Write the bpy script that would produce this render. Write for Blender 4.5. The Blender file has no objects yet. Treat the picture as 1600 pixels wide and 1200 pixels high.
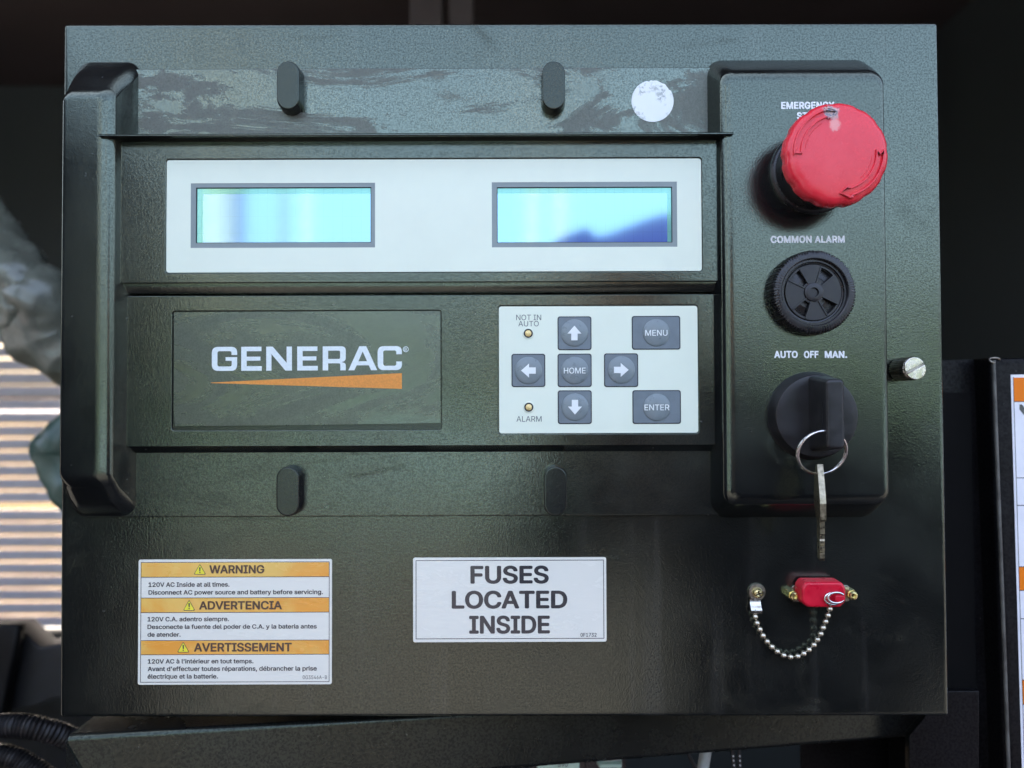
import bpy, bmesh, math, random, os
from mathutils import Vector, Matrix, noise
from mathutils.geometry import delaunay_2d_cdt

R = math.radians
PI = math.pi
rnd = random.Random(7)
sc = bpy.context.scene
COL = sc.collection
MM = 0.001

# ------------------------------------------------------------------ camera
F = 1200.0            # focal length in pixels of a 1600 px wide picture
D = 0.30              # lens to steel panel, metres
ZF = 1.40             # height of the lens above the ground
P0 = Vector((0, 0, ZF))
CAM_ROT = Matrix.Rotation(R(90 + 1.15), 4, 'X') @ Matrix.Rotation(R(-0.19), 4, 'Z')
cd = bpy.data.cameras.new('camera')
cam = bpy.data.objects.new('camera', cd)
COL.objects.link(cam)
cam.matrix_world = Matrix.Translation((0, -D, ZF)) @ CAM_ROT
cd.sensor_width = 36.0
cd.lens = F / 1600 * 36.0
cd.clip_start = 0.01
cd.clip_end = 900
cd.dof.use_dof = True
cd.dof.focus_distance = 0.291
cd.dof.aperture_fstop = 8.5
sc.camera = cam

# ------------------------------------------------------------------ world, sun, exposure
SUN_EL, SUN_AZ = 48.0, -18.0      # azimuth measured from +Y (behind the panel) towards +X
w = bpy.data.worlds.new('World')
sc.world = w
w.use_nodes = True
nt = w.node_tree
for n in list(nt.nodes):
    nt.nodes.remove(n)
wo = nt.nodes.new('ShaderNodeOutputWorld')
bg = nt.nodes.new('ShaderNodeBackground')
sky = nt.nodes.new('ShaderNodeTexSky')
sky.sky_type = 'NISHITA'
sky.sun_disc = False
sky.sun_elevation = R(SUN_EL)
sky.sun_rotation = R(SUN_AZ)
sky.air_density = 0.75
sky.dust_density = 10.0
sky.ozone_density = 0.0
bg.inputs['Strength'].default_value = 0.15
nt.links.new(sky.outputs[0], bg.inputs[0])
nt.links.new(bg.outputs[0], wo.inputs[0])

sl = bpy.data.lights.new('sun', 'SUN')
sl.energy = 4.0
sl.angle = R(0.53)
sl.color = (1.0, 0.95, 0.86)
so = bpy.data.objects.new('sun', sl)
COL.objects.link(so)
sdir = Vector((math.cos(R(SUN_EL)) * math.sin(R(SUN_AZ)), math.cos(R(SUN_EL)) * math.cos(R(SUN_AZ)), math.sin(R(SUN_EL))))
so.rotation_euler = sdir.to_track_quat('Z', 'Y').to_euler()

sc.view_settings.view_transform = 'Standard'
sc.view_settings.look = 'None'
sc.view_settings.gamma = 1.0
sc.view_settings.exposure = 3.35
sc.render.engine = 'CYCLES'
sc.cycles.max_bounces = 8
sc.cycles.diffuse_bounces = 4
sc.cycles.glossy_bounces = 4
sc.cycles.sample_clamp_indirect = 4.0
sc.cycles.use_denoising = True

# ------------------------------------------------------------------ photograph pixel -> point on a plane h metres in front of the steel
_RM = CAM_ROT.to_3x3()

def pt(u, v, h):
    """x and z (from the lens' foot on the steel) of the point at height h seen at pixel u, v."""
    d = _RM @ Vector(((u - 800) / F, -(v - 600) / F, -1.0))
    t = (D - h) / d.y
    return (t * d.x, t * d.z)

def rect(u0, v0, u1, v1, h):
    a, b, c, d = pt(u0, v0, h), pt(u1, v0, h), pt(u1, v1, h), pt(u0, v1, h)
    return ((a[0] + d[0]) / 2, (c[1] + d[1]) / 2, (b[0] + c[0]) / 2, (a[1] + b[1]) / 2)

def px(n, h=0.0):
    return n / F * (D - h)

def grow(r, d):
    return (r[0] - d, r[1] - d, r[2] + d, r[3] + d)

def V(x, h, z):
    return Vector((x, -h, z))

# ------------------------------------------------------------------ materials
def new_mat(name):
    m = bpy.data.materials.new(name)
    m.use_nodes = True
    t = m.node_tree
    for n in list(t.nodes):
        t.nodes.remove(n)
    out = t.nodes.new('ShaderNodeOutputMaterial')
    b = t.nodes.new('ShaderNodeBsdfPrincipled')
    t.links.new(b.outputs[0], out.inputs[0])
    return m, t, b

def nd(t, kind, **kw):
    n = t.nodes.new(kind)
    for k, v in kw.items():
        if k in n.inputs:
            n.inputs[k].default_value = v
        else:
            setattr(n, k, v)
    return n

def mix(t, fac, a, b):
    m = t.nodes.new('ShaderNodeMix')
    m.data_type = 'RGBA'
    for val, idx in ((fac, 0), (a, 6), (b, 7)):
        if hasattr(val, 'links'):
            t.links.new(val, m.inputs[idx])
        elif idx == 0:
            m.inputs[0].default_value = val
        else:
            m.inputs[idx].default_value = (*val, 1)
    return m.outputs[2]

def ramp(t, src, lo, hi, a=0.0, b=1.0):
    n = t.nodes.new('ShaderNodeMapRange')
    n.interpolation_type = 'SMOOTHSTEP'
    t.links.new(src, n.inputs[0])
    n.inputs[1].default_value = lo
    n.inputs[2].default_value = hi
    n.inputs[3].default_value = a
    n.inputs[4].default_value = b
    return n.outputs[0]

def coords(t, scale=(1, 1, 1), loc=(0, 0, 0)):
    tc = t.nodes.new('ShaderNodeTexCoord')
    mp = t.nodes.new('ShaderNodeMapping')
    mp.inputs['Scale'].default_value = scale
    mp.inputs['Location'].default_value = loc
    t.links.new(tc.outputs['Object'], mp.inputs[0])
    return mp.outputs[0]

def noise_tex(t, vec, scale, detail=2.0, rough=0.5, dist=0.0):
    n = nd(t, 'ShaderNodeTexNoise', Scale=scale, Detail=detail, Roughness=rough, Distortion=dist)
    t.links.new(vec, n.inputs['Vector'])
    return n.outputs[0]

def bump(t, b, height, dist, strength=1.0, prev=None):
    n = nd(t, 'ShaderNodeBump', Strength=strength, Distance=dist)
    t.links.new(height, n.inputs['Height'])
    if prev is not None:
        t.links.new(prev, n.inputs['Normal'])
    t.links.new(n.outputs[0], b.inputs['Normal'])
    return n.outputs[0]

def plain(name, base, rough=0.5, metal=0.0, spec=0.5, grain=None, var=0.12, vscale=90.0, tint=None, rvar=0.08):
    """Procedural surface: slight colour and gloss variation, optional fine relief (scale, height)."""
    m, t, b = new_mat(name)
    co = coords(t)
    n = noise_tex(t, co, vscale, 4.0, 0.6)
    dark = tuple(c * (1 - var) for c in base)
    lite = tuple(min(1, c * (1 + var)) for c in base)
    t.links.new(mix(t, ramp(t, n, 0.3, 0.7), dark, lite), b.inputs['Base Color'])
    t.links.new(ramp(t, n, 0.3, 0.7, max(0.02, rough - rvar), rough + rvar), b.inputs['Roughness'])
    b.inputs['Metallic'].default_value = metal
    b.inputs['Specular IOR Level'].default_value = spec
    if tint:
        b.inputs['Specular Tint'].default_value = (*tint, 1)
    if grain:
        bump(t, b, noise_tex(t, co, grain[0], 2.0), grain[1], 1.0)
    return m

GREEN = (0.84, 1.0, 0.79)

def coat(name, base, rough, spec, gscale, gh, dust=0.0, dust_scale=(14, 14, 50), seed=0.0, streak=False, tint=GREEN, dlo=0.48, dhi=0.6, fine=0.5, gdust=0.03, pit=0.60, dspec=0.6):
    """Black grained coating with wiped and dusty patches."""
    m, t, b = new_mat(name)
    co = coords(t)
    g1 = noise_tex(t, co, gscale, 2.5, 0.55, 0.3)
    g2 = noise_tex(t, co, gscale * 0.37, 2.0, 0.5, 0.2)
    ad = nd(t, 'ShaderNodeMath', operation='MULTIPLY_ADD')
    t.links.new(g2, ad.inputs[0]); ad.inputs[1].default_value = fine
    t.links.new(g1, ad.inputs[2])
    bump(t, b, ad.outputs[0], gh, 1.0)
    film = noise_tex(t, coords(t, (9, 9, 9), (seed, 0, 0)), 3.0, 5.0, 0.6)
    c0 = mix(t, ramp(t, film, 0.35, 0.7), base, tuple(c * 1.5 + 0.001 for c in base))
    r0 = ramp(t, film, 0.3, 0.7, rough - 0.04, rough + 0.05)
    b.inputs['IOR'].default_value = 1.8
    b.inputs['Specular IOR Level'].default_value = spec
    b.inputs['Specular Tint'].default_value = (*tint, 1)
    # specks of grit
    sp = noise_tex(t, co, 520.0, 2.0, 0.5)
    c0 = mix(t, ramp(t, g1, 0.40, 0.62, gdust, 0.0), c0, (0.085, 0.088, 0.08))
    c1 = mix(t, ramp(t, sp, 0.74, 0.80, 0, 0.35), c0, (0.25, 0.25, 0.23))
    if dust > 0:
        dm = noise_tex(t, coords(t, dust_scale, (seed + 3.1, 0, seed)), 1.0, 9.0, 0.70, 1.3)
        k = ramp(t, dm, dlo, dhi, 0.0, 1.0)
        fine_n = noise_tex(t, co, 900.0, 3.0, 0.7)
        dc = mix(t, fine_n, (0.07 * dust, 0.07 * dust, 0.062 * dust), (0.17 * dust, 0.165 * dust, 0.15 * dust))
        c1 = mix(t, k, c1, dc)
        mr = nd(t, 'ShaderNodeMix'); mr.data_type = 'FLOAT'
        t.links.new(k, mr.inputs[0]); t.links.new(r0, mr.inputs[2]); mr.inputs[3].default_value = rough + 0.2
        r0 = mr.outputs[0]
        ms = nd(t, 'ShaderNodeMix'); ms.data_type = 'FLOAT'
        t.links.new(k, ms.inputs[0]); ms.inputs[2].default_value = spec; ms.inputs[3].default_value = spec * dspec
        t.links.new(ms.outputs[0], b.inputs['Specular IOR Level'])
    if streak:
        s = noise_tex(t, coords(t, (70, 70, 3), (seed, 0, 0)), 1.0, 5.0, 0.6)
        c1 = mix(t, ramp(t, s, 0.56, 0.72, 0, 0.35), c1, (0.05, 0.048, 0.043))
    pits = ramp(t, g1, 0.34, 0.62, pit, 1.0 + (1 - pit) * 0.35)
    ps = nd(t, 'ShaderNodeMath', operation='MULTIPLY')
    t.links.new(pits, ps.inputs[0])
    src = [l.from_socket for l in t.links if l.to_socket == b.inputs['Specular IOR Level']]
    if src: t.links.new(src[0], ps.inputs[1])
    else: ps.inputs[1].default_value = spec
    t.links.new(ps.outputs[0], b.inputs['Specular IOR Level'])
    t.links.new(c1, b.inputs['Base Color'])
    t.links.new(r0, b.inputs['Roughness'])
    return m

M = {}
M['steel'] = coat('black grained steel paint', (0.005, 0.0055, 0.0055), 0.16, 0.68, 1500, 0.000046, dust=0.10, dust_scale=(16, 16, 26), seed=1.7, streak=True, dlo=0.56, dhi=0.80)
M['plastic'] = coat('black grained plastic', (0.005, 0.0055, 0.006), 0.16, 0.64, 1750, 0.000034, seed=4.2)
M['plastic_dusty'] = coat('dusty wiped plastic', (0.007, 0.0075, 0.0075), 0.15, 0.95, 1750, 0.000032, dspec=0.36, dust=0.75, dust_scale=(11, 11, 42), seed=8.4, dlo=0.495, dhi=0.56)
M['plastic_lower'] = coat('plastic of the lower strip', (0.006, 0.0065, 0.0065), 0.17, 0.68, 1750, 0.000034, dust=0.08, seed=2.9, dlo=0.55, dhi=0.8)
M['peg'] = coat('dusty peg plastic', (0.008, 0.008, 0.009), 0.20, 0.32, 2200, 0.000020, pit=0.85, dust=0.0, dust_scale=(60, 60, 60), seed=5.0)
M['smooth_black'] = plain('smooth black plastic', (0.013, 0.013, 0.014), 0.30, spec=0.5, var=0.25, vscale=200)
M['knob_black'] = plain('matt knob plastic', (0.012, 0.012, 0.013), 0.36, spec=0.5, var=0.3, vscale=160, grain=(2500, 0.00001))
M['dark_hole'] = plain('dark hollow', (0.004, 0.004, 0.004), 0.8, spec=0.1)
M['white_print'] = plain('white print', (0.78, 0.80, 0.80), 0.5, spec=0.3, var=0.05, vscale=900)
M['logo_print'] = plain('logo white print', (0.72, 0.80, 0.78), 0.4, spec=0.3, var=0.05, vscale=900)
M['orange_print'] = plain('logo orange print', (0.72, 0.29, 0.06), 0.45, spec=0.3, var=0.10, vscale=1400)
M['membrane'] = plain('white membrane', (0.755, 0.83, 0.68), 0.42, spec=0.4, var=0.02, vscale=40)
M['grey_print'] = plain('grey frame print', (0.235, 0.285, 0.28), 0.40, spec=0.4, var=0.04)
M['grey_text'] = plain('grey lettering print', (0.11, 0.125, 0.135), 0.45, spec=0.3, var=0.05)
M['key_grey'] = plain('grey key print', (0.155, 0.195, 0.215), 0.40, spec=0.45, var=0.05, vscale=300)
M['key_line'] = plain('key outline print', (0.03, 0.035, 0.04), 0.5, spec=0.3)
M['key_dome'] = plain('key dome', (0.195, 0.24, 0.25), 0.33, spec=0.5, var=0.04, vscale=300)
M['icon_white'] = plain('icon white print', (0.80, 0.85, 0.82), 0.45, spec=0.3, var=0.03)
M['zinc'] = plain('yellow zinc plating', (0.78, 0.68, 0.34), 0.24, metal=1.0, var=0.2, vscale=600)
M['nickel'] = plain('nickel plating', (0.66, 0.62, 0.55), 0.22, metal=1.0, var=0.15, vscale=500)
M['bead'] = plain('ball chain metal', (0.66, 0.62, 0.50), 0.30, metal=1.0, var=0.15, vscale=800)
M['chrome'] = plain('bright ring steel', (0.80, 0.80, 0.78), 0.14, metal=1.0, var=0.06)
M['key_metal'] = plain('worn key metal', (0.36, 0.31, 0.21), 0.34, metal=1.0, var=0.3, vscale=700, grain=(2600, 0.00003))
M['dull_metal'] = plain('dull screw metal', (0.36, 0.33, 0.27), 0.36, metal=1.0, var=0.3, vscale=500)
M['red_cap'] = plain('red soft plastic', (0.62, 0.006, 0.030), 0.32, spec=0.5, var=0.08, vscale=200)
M['foil'] = plain('grey green wrap', (0.155, 0.165, 0.128), 0.28, metal=0.12, spec=0.6, var=0.2, vscale=25)
M['wrap_green'] = plain('dark green wrap', (0.045, 0.080, 0.060), 0.36, spec=0.5, var=0.2, vscale=25)
M['rubber'] = plain('black rubber', (0.008, 0.008, 0.009), 0.45, spec=0.4, var=0.2)
M['beam'] = coat('beam paint', (0.006, 0.006, 0.006), 0.28, 0.34, 1000, 0.00007, dust=0.0, seed=6.1)
M['post'] = coat('post paint', (0.0025, 0.0025, 0.003), 0.42, 0.10, 900, 0.00004, gdust=0.0, dust=0.0, dust_scale=(30, 30, 12), seed=9.1, dlo=0.56, dhi=0.8, tint=(1, 1, 1))
M['wall'] = plain('dark enclosure paint', (0.045, 0.050, 0.046), 0.6, spec=0.3, var=0.1, vscale=4)
M['door'] = plain('matt black door paint', (0.008, 0.008, 0.008), 0.85, spec=0.1)
M['roof'] = plain('dark roof lining', (0.085, 0.070, 0.066), 0.7, spec=0.2, var=0.15, vscale=3)
M['slat'] = plain('grey slat paint', (0.80, 0.73, 0.73), 0.5, spec=0.4, var=0.06, vscale=20)
M['cable'] = plain('cable jacket', (0.015, 0.015, 0.016), 0.4, spec=0.5)
M['pale_pipe'] = plain('pale grey pipe', (0.34, 0.36, 0.33), 0.45, spec=0.4)
M['pcb_pale'] = plain('pale green faceplate', (0.52, 0.68, 0.56), 0.45)
M['teal'] = plain('teal strip', (0.05, 0.28, 0.24), 0.5)
M['pink'] = plain('pink strip', (0.55, 0.05, 0.14), 0.5)
M['amber'] = plain('amber lens', (0.85, 0.66, 0.28), 0.2, spec=0.6, var=0.2, vscale=900)
M['ground'] = plain('pale gravel ground', (0.032, 0.027, 0.030), 0.9, spec=0.2, var=0.35, vscale=3.0)
M['lawn'] = plain('sunlit lawn', (0.078, 0.108, 0.150), 0.9, spec=0.05, var=0.35, vscale=1.5)
M['render'] = plain('warm white render', (0.14, 0.13, 0.11), 0.85, spec=0.2, var=0.06, vscale=2)
M['beige'] = plain('weathered wood', (0.20, 0.16, 0.12), 0.8, spec=0.2)
M['sand'] = plain('sandy yard', (0.056, 0.042, 0.024), 1.0, spec=0.0, var=0.3, vscale=1.0)
M['worn'] = plain('worn and highlit paint edge', (0.10, 0.098, 0.085), 0.45, spec=0.5, var=0.4, vscale=120)  # pale tone carries both grey wear and the post edge's highlight
M['leaf'] = plain('foliage', (0.075, 0.115, 0.085), 0.55, spec=0.4, var=0.5, vscale=1.2)
M['shirt'] = plain('dark clothing', (0.012, 0.013, 0.020), 0.8, spec=0.2)
M['skin'] = plain('skin', (0.35, 0.20, 0.14), 0.5)
M['hazard_orange'] = plain('hazard orange print', (0.80, 0.19, 0.0), 0.5, spec=0.3, var=0.04)
M['sticker_white2'] = plain('side sticker white', (0.80, 0.81, 0.83), 0.5, spec=0.3, var=0.04)

def sticker_mat(name, base, rough=0.22, wave=0.00025, glare_or_fade=None):
    m, t, b = new_mat(name)
    co = coords(t)
    n = noise_tex(t, coords(t, (1, 1, 3.0)), 45.0, 5.0, 0.65, 0.8)
    k = ramp(t, n, 0.5, 0.75)
    c = mix(t, k, base, tuple(c * 0.94 for c in base))
    if glare_or_fade:  # noise patches of a second colour, used for painted glare
        c = mix(t, ramp(t, noise_tex(t, coords(t, (1, 1, 1), (0.31, 0, 0.12)), 22.0, 6.0, 0.6, 0.5), 0.40, 0.62), c, glare_or_fade)
    t.links.new(c, b.inputs['Base Color'])
    t.links.new(ramp(t, n, 0.35, 0.7, rough - 0.08, rough + 0.12), b.inputs['Roughness'])
    b.inputs['Specular IOR Level'].default_value = 0.7
    bump(t, b, n, wave, 0.6)
    return m

M['sticker_white'] = sticker_mat('glossy sticker white', (0.80, 0.80, 0.70))
M['sticker_orange'] = sticker_mat('glossy sticker orange', (0.86, 0.37, 0.05), glare_or_fade=(0.84, 0.54, 0.13))  # yellower patches are sky glare painted into the ink colour
M['sticker_yellow'] = sticker_mat('alert triangle yellow', (0.88, 0.78, 0.05))
M['sticker_ink'] = sticker_mat('sticker ink', (0.050, 0.050, 0.052), 0.16, 0.00020)
M['sticker_brown'] = sticker_mat('heading ink', (0.085, 0.048, 0.030), 0.2)
M['logo_plate'] = coat('logo plate film', (0.008, 0.009, 0.009), 0.18, 0.85, 2000, 0.000022, pit=0.8, dspec=0.80, dust=0.20, dust_scale=(9, 9, 26), seed=12.6, dlo=0.44, dhi=0.62)

def seal_mat():
    m, t, b = new_mat('scuffed white seal')
    co = coords(t)
    n = noise_tex(t, co, 420.0, 4.0, 0.7, 0.6)
    big = noise_tex(t, co, 110.0, 2.0)
    ad = nd(t, 'ShaderNodeMath', operation='MULTIPLY'); t.links.new(n, ad.inputs[0]); t.links.new(big, ad.inputs[1])
    t.links.new(mix(t, ramp(t, ad.outputs[0], 0.265, 0.36), (0.80, 0.84, 0.80), (0.40, 0.44, 0.42)), b.inputs['Base Color'])
    b.inputs['Roughness'].default_value = 0.5
    bump(t, b, n, 0.0001, 0.5)
    return m
M['seal'] = seal_mat()

def estop_mat(cx, cz):
    """Red cap with a grey scrape near the top edge."""
    m, t, b = new_mat('sun faded red plastic')
    co = coords(t)
    sep = nd(t, 'ShaderNodeSeparateXYZ'); t.links.new(co, sep.inputs[0])
    def dist(ax, az, sx, sz):
        dx = nd(t, 'ShaderNodeMath', operation='SUBTRACT'); t.links.new(sep.outputs[0], dx.inputs[0]); dx.inputs[1].default_value = ax
        dz = nd(t, 'ShaderNodeMath', operation='SUBTRACT'); t.links.new(sep.outputs[2], dz.inputs[0]); dz.inputs[1].default_value = az
        q1 = nd(t, 'ShaderNodeMath', operation='DIVIDE'); t.links.new(dx.outputs[0], q1.inputs[0]); q1.inputs[1].default_value = sx
        q2 = nd(t, 'ShaderNodeMath', operation='DIVIDE'); t.links.new(dz.outputs[0], q2.inputs[0]); q2.inputs[1].default_value = sz
        cb = nd(t, 'ShaderNodeCombineXYZ'); t.links.new(q1.outputs[0], cb.inputs[0]); t.links.new(q2.outputs[0], cb.inputs[1])
        ln = nd(t, 'ShaderNodeVectorMath', operation='LENGTH'); t.links.new(cb.outputs[0], ln.inputs[0])
        return ln.outputs['Value']
    n = noise_tex(t, co, 380.0, 5.0, 0.7, 0.8)
    d = dist(cx - 0.0022, cz + 0.0140, 0.0034, 0.0030)
    d2 = dist(cx - 0.0012, cz + 0.0098, 0.0030, 0.0036)
    def mask(dd, edge):
        s = nd(t, 'ShaderNodeMath', operation='MULTIPLY_ADD'); t.links.new(n, s.inputs[0]); s.inputs[1].default_value = 1.6; t.links.new(dd, s.inputs[2])
        return ramp(t, s.outputs[0], edge, edge + 0.35, 1.0, 0.0)
    glare_or_fade = noise_tex(t, co, 70.0, 3.0, 0.6)
    c = mix(t, ramp(t, glare_or_fade, 0.3, 0.7), (0.73, 0.022, 0.040), (0.78, 0.036, 0.054))
    c = mix(t, mask(d2, 1.25), c, (0.80, 0.30, 0.27))
    grit = mix(t, ramp(t, noise_tex(t, co, 900.0, 3.0, 0.6), 0.4, 0.6), (0.16, 0.18, 0.24), (0.62, 0.42, 0.38))
    c = mix(t, mask(d, 1.45), c, grit)
    t.links.new(c, b.inputs['Base Color'])
    t.links.new(ramp(t, n, 0.3, 0.7, 0.20, 0.30), b.inputs['Roughness'])
    b.inputs['Specular IOR Level'].default_value = 0.5
    bump(t, b, n, 0.00008, 0.35)
    return m

def lcd_mat(name, own, refl, k):
    """Transflective screen: its own blue under a strongly reflecting film, with a faint cell grid."""
    m, t, b = new_mat(name)
    out = [n for n in t.nodes if n.type == 'OUTPUT_MATERIAL'][0]
    co = coords(t)
    br = nd(t, 'ShaderNodeTexBrick', Scale=1.0)
    br.offset = 0.0
    br.inputs['Brick Width'].default_value = 0.0036
    br.inputs['Row Height'].default_value = 0.0064
    br.inputs['Mortar Size'].default_value = 0.00014
    mp = nd(t, 'ShaderNodeMapping'); mp.inputs['Rotation'].default_value = (R(90), 0, 0)
    t.links.new(co, mp.inputs[0]); t.links.new(mp.outputs[0], br.inputs['Vector'])
    br.inputs['Color1'].default_value = (*own, 1); br.inputs['Color2'].default_value = (*own, 1)
    br.inputs['Mortar'].default_value = (*[c * 0.86 for c in own], 1)
    t.links.new(br.outputs[0], b.inputs['Base Color'])
    b.inputs['Roughness'].default_value = 0.5
    gl = nd(t, 'ShaderNodeBsdfGlossy'); gl.inputs['Color'].default_value = (*refl, 1); gl.inputs['Roughness'].default_value = 0.07
    ms = nd(t, 'ShaderNodeMixShader'); ms.inputs[0].default_value = k
    t.links.new(b.outputs[0], ms.inputs[1]); t.links.new(gl.outputs[0], ms.inputs[2])
    t.links.new(ms.outputs[0], out.inputs[0])
    return m
M['lcd'] = lcd_mat('screen film', (0.06, 0.12, 0.62), (0.47, 0.84, 0.80), 0.48)
M['lcd_margin'] = lcd_mat('screen margin film', (0.16, 0.42, 0.36), (0.40, 0.84, 0.66), 0.26)

# ------------------------------------------------------------------ object helpers
def tag(o, label=None, cat=None, group=None, kind=None):
    if label: o['label'] = label
    if cat: o['category'] = cat
    if group: o['group'] = group
    if kind: o['kind'] = kind
    return o

def thing(name, label, cat, loc, group=None):
    o = bpy.data.objects.new(name, None)
    COL.objects.link(o)
    o.location = loc
    o.empty_display_size = 0.02
    return tag(o, label, cat, group)

def world_origin(o):
    p = Vector(o.location)
    while o.parent:
        o = o.parent
        p += Vector(o.location)
    return p

def obj(name, me, mat, parent=None, base=P0, smooth=None, wn=False):
    o = bpy.data.objects.new(name, me)
    COL.objects.link(o)
    if mat is not None:
        me.materials.clear()
        me.materials.append(mat)
    if parent is not None:
        o.parent = parent
        o.location = Vector(base) - world_origin(parent)
    else:
        o.location = base
    if smooth is not None:
        me.shade_smooth()
        me.set_sharp_from_angle(angle=R(smooth))
    if wn:
        md = o.modifiers.new('weighted', 'WEIGHTED_NORMAL')
        md.keep_sharp = True
        md.weight = 80
    return o

class MB:
    def __init__(s):
        s.v = []; s.f = []
    def add(s, verts, faces):
        k = len(s.v)
        s.v += [tuple(p) for p in verts]
        s.f += [tuple(i + k for i in f) for f in faces]
        return s
    def mesh(s, name='mesh'):
        me = bpy.data.meshes.new(name)
        me.from_pydata(s.v, [], s.f)
        me.update()
        bm = bmesh.new(); bm.from_mesh(me)
        bmesh.ops.recalc_face_normals(bm, faces=bm.faces)
        bm.to_mesh(me); bm.free()
        return me
    def addmesh(s, me):
        return s.add([v.co[:] for v in me.vertices], [tuple(p.vertices) for p in me.polygons])
    def loft(s, rings, cap0=True, cap1=True, closed=True):
        n = len(rings[0])
        vs = [p for r in rings for p in r]
        fs = []
        for i in range(len(rings) - 1):
            for j in range(n if closed else n - 1):
                k = (j + 1) % n
                fs.append((i * n + j, i * n + k, (i + 1) * n + k, (i + 1) * n + j))
        if cap0: fs.append(tuple(range(n))[::-1])
        if cap1: fs.append(tuple((len(rings) - 1) * n + j for j in range(n)))
        return s.add(vs, fs)
    def lathe(s, c, prof, seg=64, mod=None, axis='h'):
        """c = (x, z) centre, prof = [(radius, h)], axis towards the viewer."""
        rings = []
        for r, h in prof:
            ring = []
            for k in range(seg):
                a = 2 * PI * k / seg
                q = r * (mod(a, r, h) if mod else 1.0)
                ring.append(V(c[0] + q * math.cos(a), h, c[1] + q * math.sin(a)))
            rings.append(ring)
        return s.loft(rings)
    def box(s, a, b):
        (x0, y0, z0), (x1, y1, z1) = a, b
        vs = [(x, y, z) for x in (x0, x1) for y in (y0, y1) for z in (z0, z1)]
        return s.add(vs, [(0, 1, 3, 2), (4, 6, 7, 5), (0, 4, 5, 1), (2, 3, 7, 6), (0, 2, 6, 4), (1, 5, 7, 3)])
    def tube(s, path, rad, seg=12, cap=True):
        path = [Vector(p) for p in path]
        rings = []
        up = Vector((0.13, 0.21, 0.97)).normalized()
        n = len(path)
        for i, p in enumerate(path):
            d = (path[min(i + 1, n - 1)] - path[max(i - 1, 0)]).normalized()
            a = d.cross(up)
            if a.length < 1e-4: a = d.cross(Vector((1, 0, 0)))
            a.normalize(); b = a.cross(d)
            r = rad[i] if isinstance(rad, (list, tuple)) else rad
            rings.append([p + a * (r * math.cos(2 * PI * k / seg)) + b * (r * math.sin(2 * PI * k / seg)) for k in range(seg)])
        return s.loft(rings, cap, cap)

def rrect(r, rad, seg=5):
    x0, z0, x1, z1 = r
    rad = max(1e-5, min(rad, (x1 - x0) / 2 - 1e-6, (z1 - z0) / 2 - 1e-6))
    out = []
    for cx, cz, a0 in ((x1 - rad, z1 - rad, 0), (x0 + rad, z1 - rad, 90), (x0 + rad, z0 + rad, 180), (x1 - rad, z0 + rad, 270)):
        for k in range(seg + 1):
            a = R(a0 + 90 * k / seg)
            out.append((cx + rad * math.cos(a), cz + rad * math.sin(a)))
    return out

def ring3(poly, h):
    return [V(x, h, z) for x, z in poly]

def block(r0, h0, r1, h1, rc, edge, n=5, rc0=None, mids=()):
    """Solid with footprint r0 at h0 narrowing to the flat face r1 at h1, with rounded front edges."""
    mb = MB()
    rings = [ring3(rrect(r0, rc if rc0 is None else rc0), h0)]
    for rm, hm in mids:
        rings.append(ring3(rrect(rm, rc), hm))
    for k in range(n + 1):
        a = R(90 * k / n)
        rings.append(ring3(rrect(grow(r1, edge * math.cos(a)), rc + edge * math.cos(a)), h1 - edge + edge * math.sin(a)))
    rings.append(ring3(rrect(grow(r1, -0.0004), max(rc - 0.0004, 2e-5)), h1))
    mb.loft(rings)
    return mb

def plate_mesh(polys, h0, h1, bevel=0.0, res=2):
    """Flat plate with holes (first polygon is the outline), from h0 to h1."""
    cu = bpy.data.curves.new('outline', 'CURVE')
    cu.dimensions = '2D'
    cu.fill_mode = 'BOTH'
    th = (h1 - h0) / 2
    cu.extrude = max(th - bevel, 0.0)
    cu.bevel_depth = bevel
    cu.bevel_resolution = res
    cu.offset = -bevel
    for p in polys:
        sp = cu.splines.new('POLY')
        sp.points.add(len(p) - 1)
        for q, (x, y) in zip(sp.points, p):
            q.co = (x, y, 0, 1)
        sp.use_cyclic_u = True
    return _curve_to_mesh(cu, lambda c: (c.x, -(c.z + (h0 + h1) / 2), c.y))

def flat_mesh(polys, h):
    cu = bpy.data.curves.new('outline', 'CURVE')
    cu.dimensions = '2D'
    cu.fill_mode = 'BOTH'
    for p in polys:
        sp = cu.splines.new('POLY')
        sp.points.add(len(p) - 1)
        for q, (x, y) in zip(sp.points, p):
            q.co = (x, y, 0, 1)
        sp.use_cyclic_u = True
    return _curve_to_mesh(cu, lambda c: (c.x, -h, c.y))

def _curve_to_mesh(cu, fn):
    o = bpy.data.objects.new('tmp', cu)
    COL.objects.link(o)
    dg = bpy.context.evaluated_depsgraph_get()
    me = bpy.data.meshes.new_from_object(o.evaluated_get(dg))
    bpy.data.objects.remove(o)
    bpy.data.curves.remove(cu)
    for v in me.vertices:
        v.co = fn(v.co)
    return me

FONT = None
try:
    fp = os.path.join(bpy.utils.system_resource('DATAFILES'), 'fonts', 'Inter.woff2')
    if os.path.exists(fp):
        FONT = bpy.data.fonts.load(fp)
except Exception:
    FONT = None

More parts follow.
